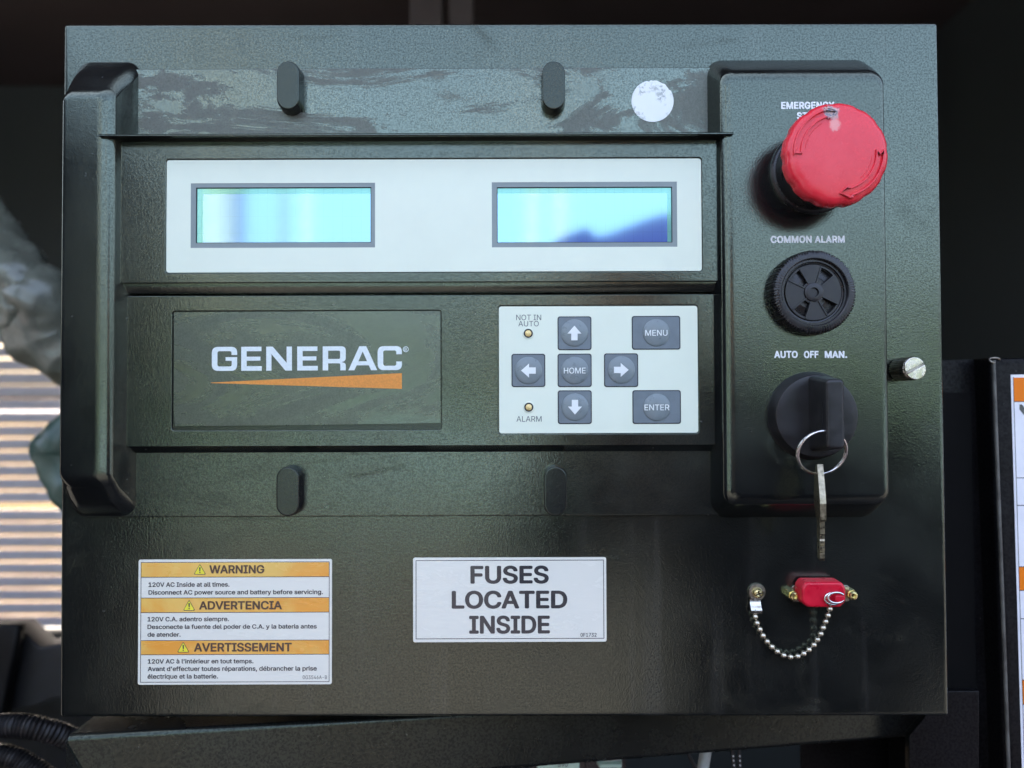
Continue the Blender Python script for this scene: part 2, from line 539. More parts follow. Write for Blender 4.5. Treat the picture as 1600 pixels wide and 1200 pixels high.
def _text_raw(s, bold, space):
    """Flat lettering: each outline filled on its own (the font's strokes overlap), heavier weights laid over each other."""
    cu = bpy.data.curves.new('text', 'FONT')
    cu.body = s
    if FONT: cu.font = FONT
    cu.size = 1.0
    cu.space_character = space
    o = bpy.data.objects.new('tmp', cu)
    cc = o.to_curve(bpy.context.evaluated_depsgraph_get())
    polys = []
    for sp in cc.splines:
        if sp.type != 'BEZIER':
            polys.append([(q.co.x, q.co.y) for q in sp.points]); continue
        bp = sp.bezier_points
        out = []
        for i in range(len(bp)):
            p, q = bp[i], bp[(i + 1) % len(bp)]
            p0, p1, p2, p3 = p.co, p.handle_right, q.handle_left, q.co
            flat = abs((p1 - p0).cross(p3 - p0).z) + abs((p2 - p0).cross(p3 - p0).z) < 1e-5
            m = 1 if flat else 5
            for k in range(m):
                t = k / m; u_ = 1 - t
                v = p0 * u_ ** 3 + p1 * 3 * u_ * u_ * t + p2 * 3 * u_ * t * t + p3 * t ** 3
                if not out or (abs(out[-1][0] - v.x) + abs(out[-1][1] - v.y)) > 1e-6:
                    out.append((v.x, v.y))
        if len(out) > 2: polys.append(out)
    o.to_curve_clear()
    bpy.data.objects.remove(o); bpy.data.curves.remove(cu)
    # group the outlines into glyphs by their extent, then fill each glyph by winding number
    ext = sorted(((min(q[0] for q in p), max(q[0] for q in p), p) for p in polys), key=lambda e: e[0])
    groups = []
    for x0, x1, p in ext:
        if groups and x0 < groups[-1][0] - 1e-4:
            groups[-1][1].append(p); groups[-1][0] = max(groups[-1][0], x1)
        else:
            groups.append([x1, [p]])
    vs = []; fs = []
    for n_, (_, ps) in enumerate(groups):
        co = []; ed = []
        for p in ps:
            k = len(co)
            co += [Vector(q) for q in p]
            ed += [(k + i, k + (i + 1) % len(p)) for i in range(len(p))]
        rv, _e, rf = delaunay_2d_cdt(co, ed, [], 0, 1e-6)[:3]
        k = len(vs)
        vs += [(v.x, v.y, 0.0) for v in rv]
        for f in rf:
            cx_ = sum(rv[i].x for i in f) / 3; cy_ = sum(rv[i].y for i in f) / 3
            wn_ = 0
            for p in ps:
                for i in range(len(p)):
                    (xa, ya), (xb, yb) = p[i - 1], p[i]
                    if ya <= cy_:
                        if yb > cy_ and (xb - xa) * (cy_ - ya) - (cx_ - xa) * (yb - ya) > 0: wn_ += 1
                    elif yb <= cy_ and (xb - xa) * (cy_ - ya) - (cx_ - xa) * (yb - ya) < 0: wn_ -= 1
            if wn_ != 0: fs.append(tuple(i + k for i in f))
    mb = MB()
    shifts = ((0, 0),) if bold < 0.004 else ((0, 0), (1, 0), (-1, 0), (0, 0.8), (0, -0.8), (0.7, 0.6), (-0.7, 0.6), (0.7, -0.6), (-0.7, -0.6))
    for k, (dx, dy) in enumerate(shifts):
        mb.add([(x + dx * bold, y + dy * bold, z + k * 4e-6) for x, y, z in vs], fs)
    me = bpy.data.meshes.new('lettering'); me.from_pydata(mb.v, [], mb.f); me.update()
    return me

_cap = {}
def text(s, u0, u1, vt, vb, h, bold=0.02, space=1.0, slope=-0.0033):
    """Lettering fitted between pixel columns u0, u1 with capitals from vt down to the baseline vb."""
    if bold not in _cap:
        q = _text_raw('H', bold, 1.0)
        _cap[bold] = (min(v.co.y for v in q.vertices), max(v.co.y for v in q.vertices))
    me = _text_raw(s, bold, space)
    x0 = min(v.co.x for v in me.vertices); x1 = max(v.co.x for v in me.vertices)
    b0, b1 = _cap[bold]
    a = pt(u0, vb, h); b = pt(u1, vb, h); c = pt((u0 + u1) / 2, vt, h); e = pt((u0 + u1) / 2, vb, h)
    sx = (b[0] - a[0]) / (x1 - x0); sz = (c[1] - e[1]) / (b1 - b0)
    for v in me.vertices:
        v.co = V(a[0] + (v.co.x - x0) * sx, h + v.co.z, e[1] + (v.co.y - b0) * sz)
    return me

def pxpoly(pts, h):
    return [pt(u, v, h) for u, v in pts]

# ================================================================== surroundings
ground = MB().add([(-400, -400, 0), (400, -400, 0), (400, 400, 0), (-400, 400, 0)], [(0, 1, 2, 3)])
tag(obj('ground', ground.mesh('ground'), M['ground'], base=(0, 0, 0)), kind='structure')

yard = MB().add([(-60, 1.6, 0.02), (60, 1.6, 0.02), (60, 90, 0.02), (-60, 90, 0.02)], [(0, 1, 2, 3)])
tag(obj('yard', yard.mesh('yard'), M['sand'], base=(0, 0, 0)), kind='structure')

# the enclosure the panel stands in
def pbox(name, a, b, mat, kind=None, parent=None):
    o = obj(name, MB().box(a, b).mesh(name), mat, parent)
    if kind: o['kind'] = kind
    return o

pbox('roof', (-1.3, -0.17, 0.62), (1.6, 1.25, 0.66), M['roof'], 'structure')
# back wall has an opening for the louvres at the left
bw = MB()
bw.box((-0.45, 1.20, -1.39), (1.6, 1.25, 0.62))
bw.box((-1.3, 1.20, 0.18), (-0.45, 1.25, 0.62))
bw.box((-1.3, 1.20, -1.39), (-0.45, 1.25, -0.45))
tag(obj('back_wall', bw.mesh('back_wall'), M['wall']), kind='structure')
pbox('side_wall', (0.72, -0.05, -1.39), (0.75, 1.20, 0.62), M['wall'], 'structure')
pbox('side_wall', (-1.3, 0.15, -1.39), (-1.27, 1.20, 0.62), M['wall'], 'structure')
pbox('floor', (-1.3, 0.02, -1.39), (1.6, 1.20, -1.25), M['wall'], 'structure')

# ================================================================== steel control cabinet
cx, cz = pt(790, 1119, 0)
cab = thing('control_cabinet', 'black grained steel control cabinet with stickers and a thumb screw', 'control cabinet', P0 + V(cx, -0.05, cz))

def quad_ring(q, h, ins, rad=0.0012, seg=3):
    cxm = sum(p[0] for p in q) / 4; czm = sum(p[1] for p in q) / 4
    out = []
    corners = [(p[0] - math.copysign(ins, p[0] - cxm), p[1] - math.copysign(ins, p[1] - czm)) for p in q]
    r = max(rad - ins, 1e-4)
    for i, (sx, sz, a0) in enumerate(((1, 1, 0), (-1, 1, 90), (-1, -1, 180), (1, -1, 270))):
        px_, pz_ = corners[i]
        for k in range(seg + 1):
            a = R(a0 + 90 * k / seg)
            out.append(V(px_ - sx * r + r * math.cos(a), h, pz_ - sz * r + r * math.sin(a)))
    return out
Q = [pt(1465.5, 35, 0), pt(99.5, 37.5, 0), pt(93, 1121, 0), pt(1483, 1119, 0)]
mb = MB()
mb.loft([quad_ring(Q, -0.10, 0), quad_ring(Q, -0.0012, 0), quad_ring(Q, -0.0005, 0.00018), quad_ring(Q, -0.00012, 0.0006), quad_ring(Q, 0, 0.0012), quad_ring(Q, 0, 0.002)])
obj('front_panel', mb.mesh('front_panel'), M['steel'], cab, smooth=40, wn=True)

# stickers ----------------------------------------------------------
HS = 0.00022
def sticker(name, box, label, r=3):
    m = plate_mesh([rrect(rect(*box, HS), px(r))], 0.00002, HS)
    return tag(obj(name, m, M['sticker_white'], cab), label)

def frame_polys(box, wpx, h, r=0.5):
    a = rect(*box, h)
    return [rrect(a, px(r)), rrect(grow(a, -px(wpx)), px(max(r - wpx, 0.2)))]

HP = HS + 0.00005
ws = sticker('warning_sticker', (216, 874, 518.5, 1069.5), 'white sticker with three orange warning bands in three languages')
obj('border_line', flat_mesh(frame_polys((219.5, 877.8, 514.8, 1066), 0.9, HP), HP), M['sticker_ink'], ws)
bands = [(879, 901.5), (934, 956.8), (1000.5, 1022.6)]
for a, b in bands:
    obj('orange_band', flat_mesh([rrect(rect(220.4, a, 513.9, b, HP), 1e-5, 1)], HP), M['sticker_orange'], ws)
rule = MB()
for a, b in bands:
    for y in (a, b):
        if y > 880:
            q = rect(220.4, y - 0.45, 513.9, y + 0.45, HP + 0.00004)
            rule.add([V(q[0], HP + 0.00004, q[1]), V(q[2], HP + 0.00004, q[1]), V(q[2], HP + 0.00004, q[3]), V(q[0], HP + 0.00004, q[3])], [(0, 1, 2, 3)])
obj('rule_line', rule.mesh('rule_line'), M['sticker_ink'], ws)
HT = HP + 0.00008
for (s, u0, u1, a, b) in (('WARNING', 327, 413, 883, 896), ('ADVERTENCIA', 311, 440.6, 939.2, 952.3), ('AVERTISSEMENT', 303, 456, 1004.5, 1018)):
    obj('lettering', text(s, u0, u1, a, b, HT, 0.028), M['sticker_brown'], ws)
for (u0, u1, a, b) in ((302.5, 322, 881, 897.7), (286, 305, 937, 954), (276.7, 296, 1002.5, 1019.4)):
    c = (u0 + u1) / 2
    def tri(k):
        yy = a + (b - a) * 0.62
        return pxpoly([(c + (p - c) * k, yy + (q - yy) * k) for p, q in ((u0, b), (u1, b), (c, a))], HT)
    def rt(p, rr):
        # round the corners a little
        out = []
        for i in range(3):
            A, B, Cc = Vector(p[i - 1]), Vector(p[i]), Vector(p[(i + 1) % 3])
            d1 = (A - B).normalized() * rr; d2 = (Cc - B).normalized() * rr
            out += [tuple(B + d1), tuple(B + (d1 + d2) * 0.25), tuple(B + d2)]
        return out
    o = obj('alert_triangle', flat_mesh([rt(tri(1.0), px(2))], HT), M['sticker_ink'], ws)
    tm = flat_mesh([rt(tri(0.86), px(1.6))], HT + 0.00004)
    obj('triangle_fill', tm, M['sticker_yellow'], ws)
    h2 = HT + 0.00008
    ex = plate_mesh([pxpoly([(c - 1.3, a + 5.4), (c + 1.3, a + 5.4), (c + 0.7, b - 5), (c - 0.7, b - 5)], h2)], h2 - 0.00001, h2)
    mm = MB().addmesh(ex)
    q = pt(c, b - 3.2, h2)
    mm.add([V(q[0] + px(1.1) * math.cos(2 * PI * k / 10), h2, q[1] + px(1.1) * math.sin(2 * PI * k / 10)) for k in range(10)], [tuple(range(10))])
    obj('exclamation_mark', mm.mesh(), M['sticker_ink'], ws)
for (s, u0, u1, a, b) in (
        ('120V AC Inside at all times.', 232, 358.5, 909.8, 916.9),
        ('Disconnect AC power source and battery before servicing.', 232, 504.6, 921.8, 928.7),
        ('120V C.A. adentro siempre.', 230.4, 357.8, 963.8, 970.8),
        ('Desconecte la fuente del poder de C.A. y la bateria antes', 230.4, 495, 975.6, 982.4),
        ('de atender.', 230.4, 282.2, 988, 994.8),
        ("120V AC \u00e0 l'int\u00e9rieur en tout temps.", 230.8, 396, 1029.7, 1036.6),
        ("Avant d'effectuer toutes r\u00e9parations, d\u00e9brancher la prise", 230.8, 495, 1041.2, 1048.2),
        ("\u00e9lectrique et la batterie.", 230.4, 340.7, 1053.3, 1060.3)):
    obj('lettering', text(s, u0, u1, a, b, HP, 0.022), M['sticker_ink'], ws)
obj('lettering', text('0G3546A-B', 473, 511, 1055.4, 1061, HP, 0.0), M['sticker_ink'], ws)

fs = sticker('fuse_sticker', (645.5, 871, 947.5, 1003), 'white sticker with large black fuse wording')
obj('border_line', flat_mesh(frame_polys((649.6, 875, 943.8, 998.3), 1.0, HP), HP), M['sticker_ink'], fs)
for (s, u0, u1, a, b) in (('FUSES', 735, 857.5, 884, 911.8), ('LOCATED', 705.8, 886.5, 923, 950.8), ('INSIDE', 733, 859.3, 962, 990)):
    obj('lettering', text(s, u0, u1, a, b, HP, 0.028), M['sticker_ink'], fs)
obj('lettering', text('0F1732', 907, 932.2, 989, 994.8, HP, 0.01), M['sticker_ink'], fs)

# thumb screw ---------------------------------------------------------
c = pt(1404, 577.5, 0)
n_k = 32
def knurl(a, r, h):
    return 1.0 + 0.045 * (1 if math.cos(a * n_k) > 0 else -1) if r > 0.0036 else 1.0
mb = MB().lathe(c, [(0.0030, 0.0), (0.0030, 0.0006), (0.0041, 0.0009), (0.0043, 0.0014), (0.0043, 0.0106), (0.0040, 0.0113), (0.0035, 0.0116)], 128, knurl)
ts = obj('thumb_screw', mb.mesh('thumb_screw'), M['dull_metal'], cab, smooth=30)
# front face cut by a screwdriver slot: two halves of a disc
cap_ = MB()
for sgn in (1, -1):
    ang = R(28)
    pts = []
    for k in range(17):
        a = ang + (0 if sgn > 0 else PI) + PI * k / 16
        pts.append((0.0038 * math.cos(a), 0.0038 * math.sin(a)))
    nx, nz = -math.sin(ang) * sgn * 0.00045, math.cos(ang) * sgn * 0.00045
    pts = [(c[0] + x + nx * 1.0, c[1] + z + nz * 1.0) for x, z in pts]
    cap_.addmesh(plate_mesh([pts], 0.0116, 0.0125, 0.0002))
obj('slotted_face', cap_.mesh('slotted_face'), M['nickel'], ts, smooth=30)

# connector hardware at the lower right ----------------------------------
def z3(x, y):          # readings taken in an 8x enlargement
    return 1150 + x / 8.0, 890 + y / 8.0
c = pt(*z3(262, 280), 0.0008)
mb = MB().lathe(c, [(px(13.4), 0), (px(13.6), 0.0006), (px(12.6), 0.0011), (px(7.5), 0.0012)], 40)
sw = obj('tether_screw', mb.mesh('tether_screw'), M['dull_metal'], cab, smooth=35)
hd = MB().lathe(c, [(px(7.6), 0.0011), (px(7.8), 0.002), (px(7.0), 0.003), (px(4.2), 0.0036), (px(1.0), 0.0034)], 28)
obj('screw_head', hd.mesh('screw_head'), M['zinc'], sw, smooth=50)
cr = MB()
for ang in (20, 110):
    a = R(ang); l = px(4.6); wd = px(1.1)
    dx, dz = math.cos(a), math.sin(a)
    ring = [V(c[0] + dx * l * s1 - dz * wd * s2, 0.00375, c[1] + dz * l * s1 + dx * wd * s2) for s1, s2 in ((1, 1), (-1, 1), (-1, -1), (1, -1))]
    cr.loft([[p + Vector((0, 0.0006, 0)) for p in ring], ring])
obj('cross_recess', cr.mesh('cross_recess'), M['nickel'], sw)

for (bx, by) in ((672, 292), (1398, 284)):
    c = pt(*z3(bx, by), 0.0)
    k = px(8.6)
    mb = MB()
    ang0 = rnd.uniform(0, 1)
    hexr = lambda s, h: [V(c[0] + k * s * math.cos(ang0 + PI / 3 * i), h, c[1] + k * s * math.sin(ang0 + PI / 3 * i)) for i in range(6)]
    mb.loft([hexr(1, 0.0), hexr(1, 0.0036), hexr(0.93, 0.0040)])
    ho = obj('hex_standoff', mb.mesh('hex_standoff'), M['zinc'], cab)
    mb = MB().lathe(c, [(k * 0.72, 0.0040), (k * 0.74, 0.0049), (k * 0.66, 0.0054), (k * 0.42, 0.0055), (k * 0.36, 0.0045)], 20)
    obj('threaded_end', mb.mesh('threaded_end'), M['zinc'], ho, smooth=40)
mb = block(rect(*z3(700, 200), *z3(1420, 400), 0), 0, rect(*z3(706, 206), *z3(1412, 394), 0.001), 0.001, px(4), 0.0003)
obj('connector_flange', mb.mesh('connector_flange'), M['dull_metal'], cab, smooth=40)

# red dust cap tethered by a ball chain -------------------------------------
cc = pt(*z3(1090, 330), 0.001)
dcap = thing('dust_cap', 'red plastic dust cap plugged in at lower right, tethered by a ball chain', 'dust cap', P0 + V(cc[0], 0.001, cc[1]))
front = rect(*z3(838, 170), *z3(1368, 466), 0.0085)
def octa(r, k):
    x0, z0, x1, z1 = r
    pts = [(x0 + k, z0), (x1 - k, z0), (x1, z0 + k), (x1, z1 - k), (x1 - k * 0.7, z1), (x0 + k * 0.7, z1), (x0, z1 - k), (x0, z0 + k)]
    out = []
    n = len(pts)
    for i in range(n):
        A, B, Cc = Vector(pts[i - 1]), Vector(pts[i]), Vector(pts[(i + 1) % n])
        rr = k * 0.42
        d1 = (A - B).normalized() * rr; d2 = (Cc - B).normalized() * rr
        for q in (0, 0.25, 0.5, 0.75, 1):
            out.append(tuple((B + d1) * (1 - q) ** 2 + B * 2 * q * (1 - q) + (B + d2) * q ** 2))
    return out
mb = MB()
k0 = px(8.5)
rings = [ring3(octa(grow(front, 0.0004), k0), 0.0012), ring3(octa(grow(front, 0.0003), k0), 0.0076)]
for k in range(5):
    a = R(90 * k / 4)
    rings.append(ring3(octa(grow(front, 0.0002 - 0.0008 * (1 - math.cos(a))), k0), 0.0077 + 0.0008 * math.sin(a)))
rings.append(ring3(octa(grow(front, -0.0012), k0), 0.0085))
mb.loft(rings)
obj('cap_body', mb.mesh('cap_body'), M['red_cap'], dcap, smooth=50, wn=True)
# raised lug the clip hooks through
lug = block(rect(*z3(1240, 330), *z3(1360, 402), 0.0085), 0.0080, rect(*z3(1254, 338), *z3(1352, 396), 0.0105), 0.0105, px(2), 0.0004)
obj('cap_lug', lug.mesh('cap_lug'), M['red_cap'], dcap, smooth=50)
clip = MB()
def ell(cu, cv, ru, rv, h, a0, a1, n=22):
    out = []
    for k in range(n + 1):
        a = R(a0 + (a1 - a0) * k / n)
        q = pt(*z3(cu + ru * math.cos(a), cv - rv * math.sin(a)), h)
        out.append(V(q[0], h, q[1]))
    return out
clip.tube(ell(1255, 352, 105, 66, 0.0102, 35, 330), 0.00042, 8)
clip.tube(ell(1215, 362, 105, 74, 0.0094, 60, 300), 0.00042, 8)
obj('wire_clip', clip.mesh('wire_clip'), M['chrome'], dcap, smooth=60)
ta = rect(*z3(172, 350), *z3(306, 545), 0.0012)
tc = MB()
prof = [(0, 0.0016), (0.35, 0.0016), (0.55, 0.0024), (0.75, 0.0032), (0.92, 0.0030), (1.0, 0.0022)]
vs = []; fsx = []
for t_, h_ in prof:
    z = ta[3] + (ta[1] - ta[3]) * t_
    vs += [V(ta[0], h_, z), V(ta[2], h_, z), V(ta[2], h_ - 0.0004, z), V(ta[0], h_ - 0.0004, z)]
tc.loft([vs[i * 4:i * 4 + 4] for i in range(len(prof))])
obj('tether_tab', tc.mesh('tether_tab'), M['nickel'], dcap, smooth=60)
bd = [(240, 590), (262, 670), (298, 748), (337, 826), (388, 900), (447, 966), (515, 1025), (595, 1073), (682, 1093), (770, 1085), (845, 1050),
      (910, 1002), (972, 942), (1016, 875), (1057, 803), (1087, 727), (1118, 650), (1148, 573), (1172, 492)]
hs = [0.0022 + 0.0006 * math.sin(i * 0.9) * 0.3 + (max(0, i - 13) / 5.0) * 0.0055 for i in range(len(bd))]
pts3 = []
for (x, y), h in zip(bd, hs):
    q = pt(*z3(x, y), h)
    pts3.append(V(q[0], h, q[1]))
ends = [V(*(lambda q: (q[0], 0.003, q[1]))(pt(*z3(240, 500), 0.003)))] + pts3 + [V(*(lambda q: (q[0], 0.0098, q[1]))(pt(*z3(1180, 430), 0.0098)))]
chain = obj('ball_chain', MB().tube(ends, 0.00025, 6).mesh('ball_chain'), M['nickel'], dcap, smooth=60)
bm = bmesh.new()
bmesh.ops.create_uvsphere(bm, u_segments=14, v_segments=9, radius=px(4.5))
bead_me = bpy.data.meshes.new('bead'); bm.to_mesh(bead_me); bm.free()
for p in pts3:
    b_ = obj('bead', bead_me, M['bead'], chain, smooth=60)
    b_.location = p

# ================================================================== plastic control module
cxm, czm = pt(640, 805, 0)
mod = thing('control_module', 'moulded black plastic operator panel with twin screens, keypad and red stop button', 'control panel', P0 + V(cxm, 0, czm))
HB, HK, HD_, HC = 1.6 * MM, 5.0 * MM, 7.6 * MM, 12.0 * MM

# thin back plate: upper dusty strip and lower strip read as one sheet with two looks
r = rect(130, 107, 1240, 455, HB)
obj('upper_strip', block(grow(r, 0.0003), 0.0, grow(r, -0.0002), HB, px(2), 0.0004).mesh('upper_strip'), M['plastic_dusty'], mod, smooth=40, wn=True)
r2 = rect(130, 600, 1240, 806, HB - 0.0001)
obj('lower_strip', block(grow(r2, 0.0003), 0.0, grow(r2, -0.0002), HB - 0.0001, px(2), 0.0004).mesh('lower_strip'), M['plastic_lower'], mod, smooth=40, wn=True)

def section(name, box_top, slope_top, slope_bot, h, hbase, pockets, mat):
    """Raised section: block with sloped lower edge, front skin with pockets for the plates that sit in it."""
    skin = 0.0009
    fr = rect(*box_top, h)
    ed = 0.0007
    fr_in = fr
    base_r = (fr[0], fr[1] - slope_bot, fr[2], fr[3] + slope_top)
    mb = MB()
    hs_ = h - skin
    mb.loft([ring3(rrect(base_r, 0.0004), hbase - 0.0015), ring3(rrect(base_r, 0.0004), hbase), ring3(rrect(fr_in, 0.0006), hs_)])
    polys = [rrect(grow(fr, 0.0), 0.0007)] + [rrect(rect(*p, h), px(4.5)) for p in pockets]
    mb.addmesh(plate_mesh(polys, hs_, h, 0.0003, 3))
    return obj(name, mb.mesh(name), mat, mod, smooth=40, wn=True)

section('display_section', (140, 213, 1165, 441, ), 0.0, px(14), HD_, HK, [(259, 247.6, 1097, 425.6)], M['plastic'])
section('keypad_section', (140, 461, 1165, 697), 0.0, px(10), HK, HB, [(778.6, 477.2, 1091.5, 677.6), (268.6, 485.5, 689.5, 672)], M['plastic'])

# side columns
def col_rings(levels):
    mb = MB()
    rings = []
    for (u0, v0, u1, v1, h, rc) in levels:
        rings.append(ring3(rrect(rect(u0, v0, u1, v1, h * MM), px(rc), 8), h * MM))
    mb.loft(rings)
    return mb
def fillet(a, c, b, n=9):
    """Levels along a quadratic curve from level a to level b with control c: (u0, v0, u1, v1, h, corner)."""
    out = []
    for k in range(n + 1):
        t = k / n
        out.append(tuple(a[i] * (1 - t) ** 2 + c[i] * 2 * t * (1 - t) + b[i] * t * t for i in range(6)))
    return out
left_levels = [(119, 97, 218, 808, 0, 22), (117, 98, 216, 807.5, 1.2, 22), (110, 110, 203, 796, 4.2, 21), (104.5, 122, 190, 782, 7.0, 20)] + \
    fillet((99.5, 135, 181, 764, 9.4, 18), (92.0, 144, 171, 752, 11.95, 15), (99, 153, 151, 741, 12.0, 8)) + [(101.5, 155.5, 148.5, 738.5, 12.001, 7)]
obj('side_column', col_rings(left_levels).mesh('side_column'), M['plastic'], mod, smooth=65, wn=True)
right_levels = [(1105, 94, 1366, 808, 0, 26), (1107, 94.5, 1367.5, 807.5, 1.2, 26), (1113, 98.5, 1372, 802, 4.2, 24), (1120, 103, 1377, 797, 7.0, 22)] + \
    fillet((1126.5, 109.5, 1382.5, 789, 10.2, 20), (1133, 116, 1388.5, 782, 11.95, 17), (1147, 126, 1376, 772, 12.0, 10)) + [(1149.5, 128.5, 1373.5, 769.5, 12.001, 9)]
obj('side_column', col_rings(right_levels).mesh('side_column'), M['plastic'], mod, smooth=65, wn=True)

# drip ledge over the screens
a0, a1 = pt(153, 211, 13.2 * MM), pt(1147, 209, 13.2 * MM)
zl = (a0[1] + a1[1]) / 2
th = px(5.5, 13 * MM)
ld = MB()
tp = 0.0075
def led(h, x0, x1, t0, t1):
    return [V(x0, h, t0), V(x1, h, t0), V(x1, h, t1), V(x0, h, t1)]
ld.loft([led(1.0 * MM, a0[0] + tp, a1[0] - tp * 0.8, zl - th * 0.6, zl + th * 0.5),
         led(12.6 * MM, a0[0] + 0.0012, a1[0] - 0.001, zl - th * 0.5, zl + th * 0.5),
         led(13.1 * MM, a0[0] + 0.0004, a1[0] - 0.0004, zl - th * 0.36, zl + th * 0.36),
         led(13.3 * MM, a0[0], a1[0], zl - th * 0.12, zl + th * 0.12)])
obj('drip_ledge', ld.mesh('drip_ledge'), M['plastic'], mod, smooth=30)

# four oval pegs
for (u, v) in ((456.5, 142.5), (864, 142.5), (456, 765.5), (866.5, 765)):
    c0 = pt(u, v, HB)
    w0, l0 = px(19), px(39)
    r0 = (c0[0] - w0, c0[1] - l0, c0[0] + w0, c0[1] + l0)
    r1 = grow(r0, -px(2.6)) 
    mb = MB()
    hh = 7.4 * MM
    rg = [ring3(rrect(r0, 1, 9), HB - 0.0006), ring3(rrect(r0, 1, 9), HB + 0.0002), ring3(rrect(grow(r0, -px(1.6)), 1, 9), hh - 0.0005)]
    for k in range(1, 5):
        a = R(90 * k / 4)
        rg.append(ring3(rrect(grow(r0, -px(1.6) - 0.0005 * (1 - math.cos(a))), 1, 9), hh - 0.0005 + 0.0005 * math.sin(a)))
    rg.append(ring3(rrect(grow(r0, -px(1.6) - 0.0008), 1, 9), hh))
    mb.loft(rg)
    obj('oval_peg', mb.mesh('oval_peg'), M['peg'], mod, smooth=45, wn=True)

# white round seal
c = pt(1019.5, 158, HB)
seg = 72
pts = []
for k in range(seg):
    a = 2 * PI * k / seg
    jag = 1.0
    if 0.55 < a < 2.2:
        jag = 1 - abs(noise.noise(Vector((a * 9, 0.3, 0)))) * 0.09
    pts.append((c[0] + px(33) * jag * math.cos(a), c[1] + px(33) * jag * math.sin(a)))
tag(obj('round_seal', plate_mesh([pts], HB + 0.00002, HB + 0.00016), M['seal'], mod), 'scuffed white round seal')

# display plate with two windows
HW = HD_ - 0.0002
win = [(298, 286, 586, 387), (768.5, 284.3, 1058, 386)]
outer = rrect(rect(260.2, 249, 1096, 424.6, HW), px(4))
holes = [rrect(rect(*b, HW), 1e-5, 1) for b in win]
dp = obj('display_plate', plate_mesh([outer] + holes, HD_ - 0.00088, HW), M['membrane'], mod)
inner = [(306, 292.6, 580, 379.5), (776.4, 292, 1050.5, 379.2)]
for b, i in zip(win, inner):
    hf = HW - 0.00006
    fr = obj('screen_frame', plate_mesh([rrect(rect(*b, hf), 1e-5, 1), rrect(rect(*i, hf), 1e-5, 1)], HD_ - 0.00085, hf), M['grey_print'], mod)
    hs_ = HD_ - 0.00080
    q = rect(i[0] - 2, i[1] - 2, i[2] + 2, i[3] + 2, hs_)
    obj('screen_margin', flat_mesh([rrect(q, 1e-5, 1)], hs_), M['lcd_margin'], fr)
    act = (i[0] + 11, i[1] + 10.5, i[2] + 2, i[3] + 2) if i[0] < 500 else (i[0] - 2, i[1] + 10, i[2] - 8, i[3] + 2)
    obj('screen', flat_mesh([rrect(rect(*act, hs_ + 0.00012), 1e-5, 1)], hs_ + 0.00012), M['lcd'], fr)
    # dark ring painted as the shadow line inside the recessed window
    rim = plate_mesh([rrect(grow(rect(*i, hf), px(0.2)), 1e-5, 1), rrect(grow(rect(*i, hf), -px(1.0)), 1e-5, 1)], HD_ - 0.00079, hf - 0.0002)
    obj('rim_shadow_line', rim, M['key_line'], fr)

# keypad membrane
HM = HK - 0.0002
kp = obj('keypad_membrane', plate_mesh([rrect(rect(779.8, 478.4, 1090.4, 676.6, HM), px(4))], HK - 0.00088, HM), M['membrane'], mod)
HL = HM + 0.00004
for s, u0, u1, a, b in (('NOT IN', 806.6, 845.6, 491.8, 500.2), ('AUTO', 810, 841.8, 501.6, 509.8), ('ALARM', 807, 846.3, 650.3, 658.8)):
    obj('lettering', text(s, u0, u1, a, b, HL, 0.002), M['grey_text'], kp)
keys = [((871, 494, 924.5, 547.3), 'up', (897.5, 520.3)), ((799, 552.5, 852.3, 605), 'left', (825.6, 579)), ((871, 552.3, 924.8, 605), 'HOME', (898, 579)),
        ((943.6, 551.8, 997.5, 605), 'right', (970.8, 578)), ((871.3, 609.6, 925, 662.8), 'down', (898.4, 636.2)), ((987, 493.3, 1063.4, 546.5), 'MENU', (1025.6, 520)),
        ((988, 609.3, 1064.3, 662.6), 'ENTER', (1026.5, 636.5))]
def arrow(c, kind):
    base = [(0, -11.5), (11, 1), (5, 1), (5, 11.5), (-5, 11.5), (-5, 1), (-11, 1)]
    rot = {'up': 0, 'right': 90, 'down': 180, 'left': 270}[kind]
    a = R(rot)
    return [(c[0] + x * math.cos(a) - y * math.sin(a), c[1] + x * math.sin(a) + y * math.cos(a)) for x, y in base]
words = {'up': 'grey key with a white up arrow', 'left': 'grey key with a white left arrow', 'right': 'grey key with a white right arrow', 'down': 'grey key with a white down arrow',
         'HOME': 'grey key marked HOME', 'MENU': 'wide grey key marked MENU', 'ENTER': 'wide grey key marked ENTER'}
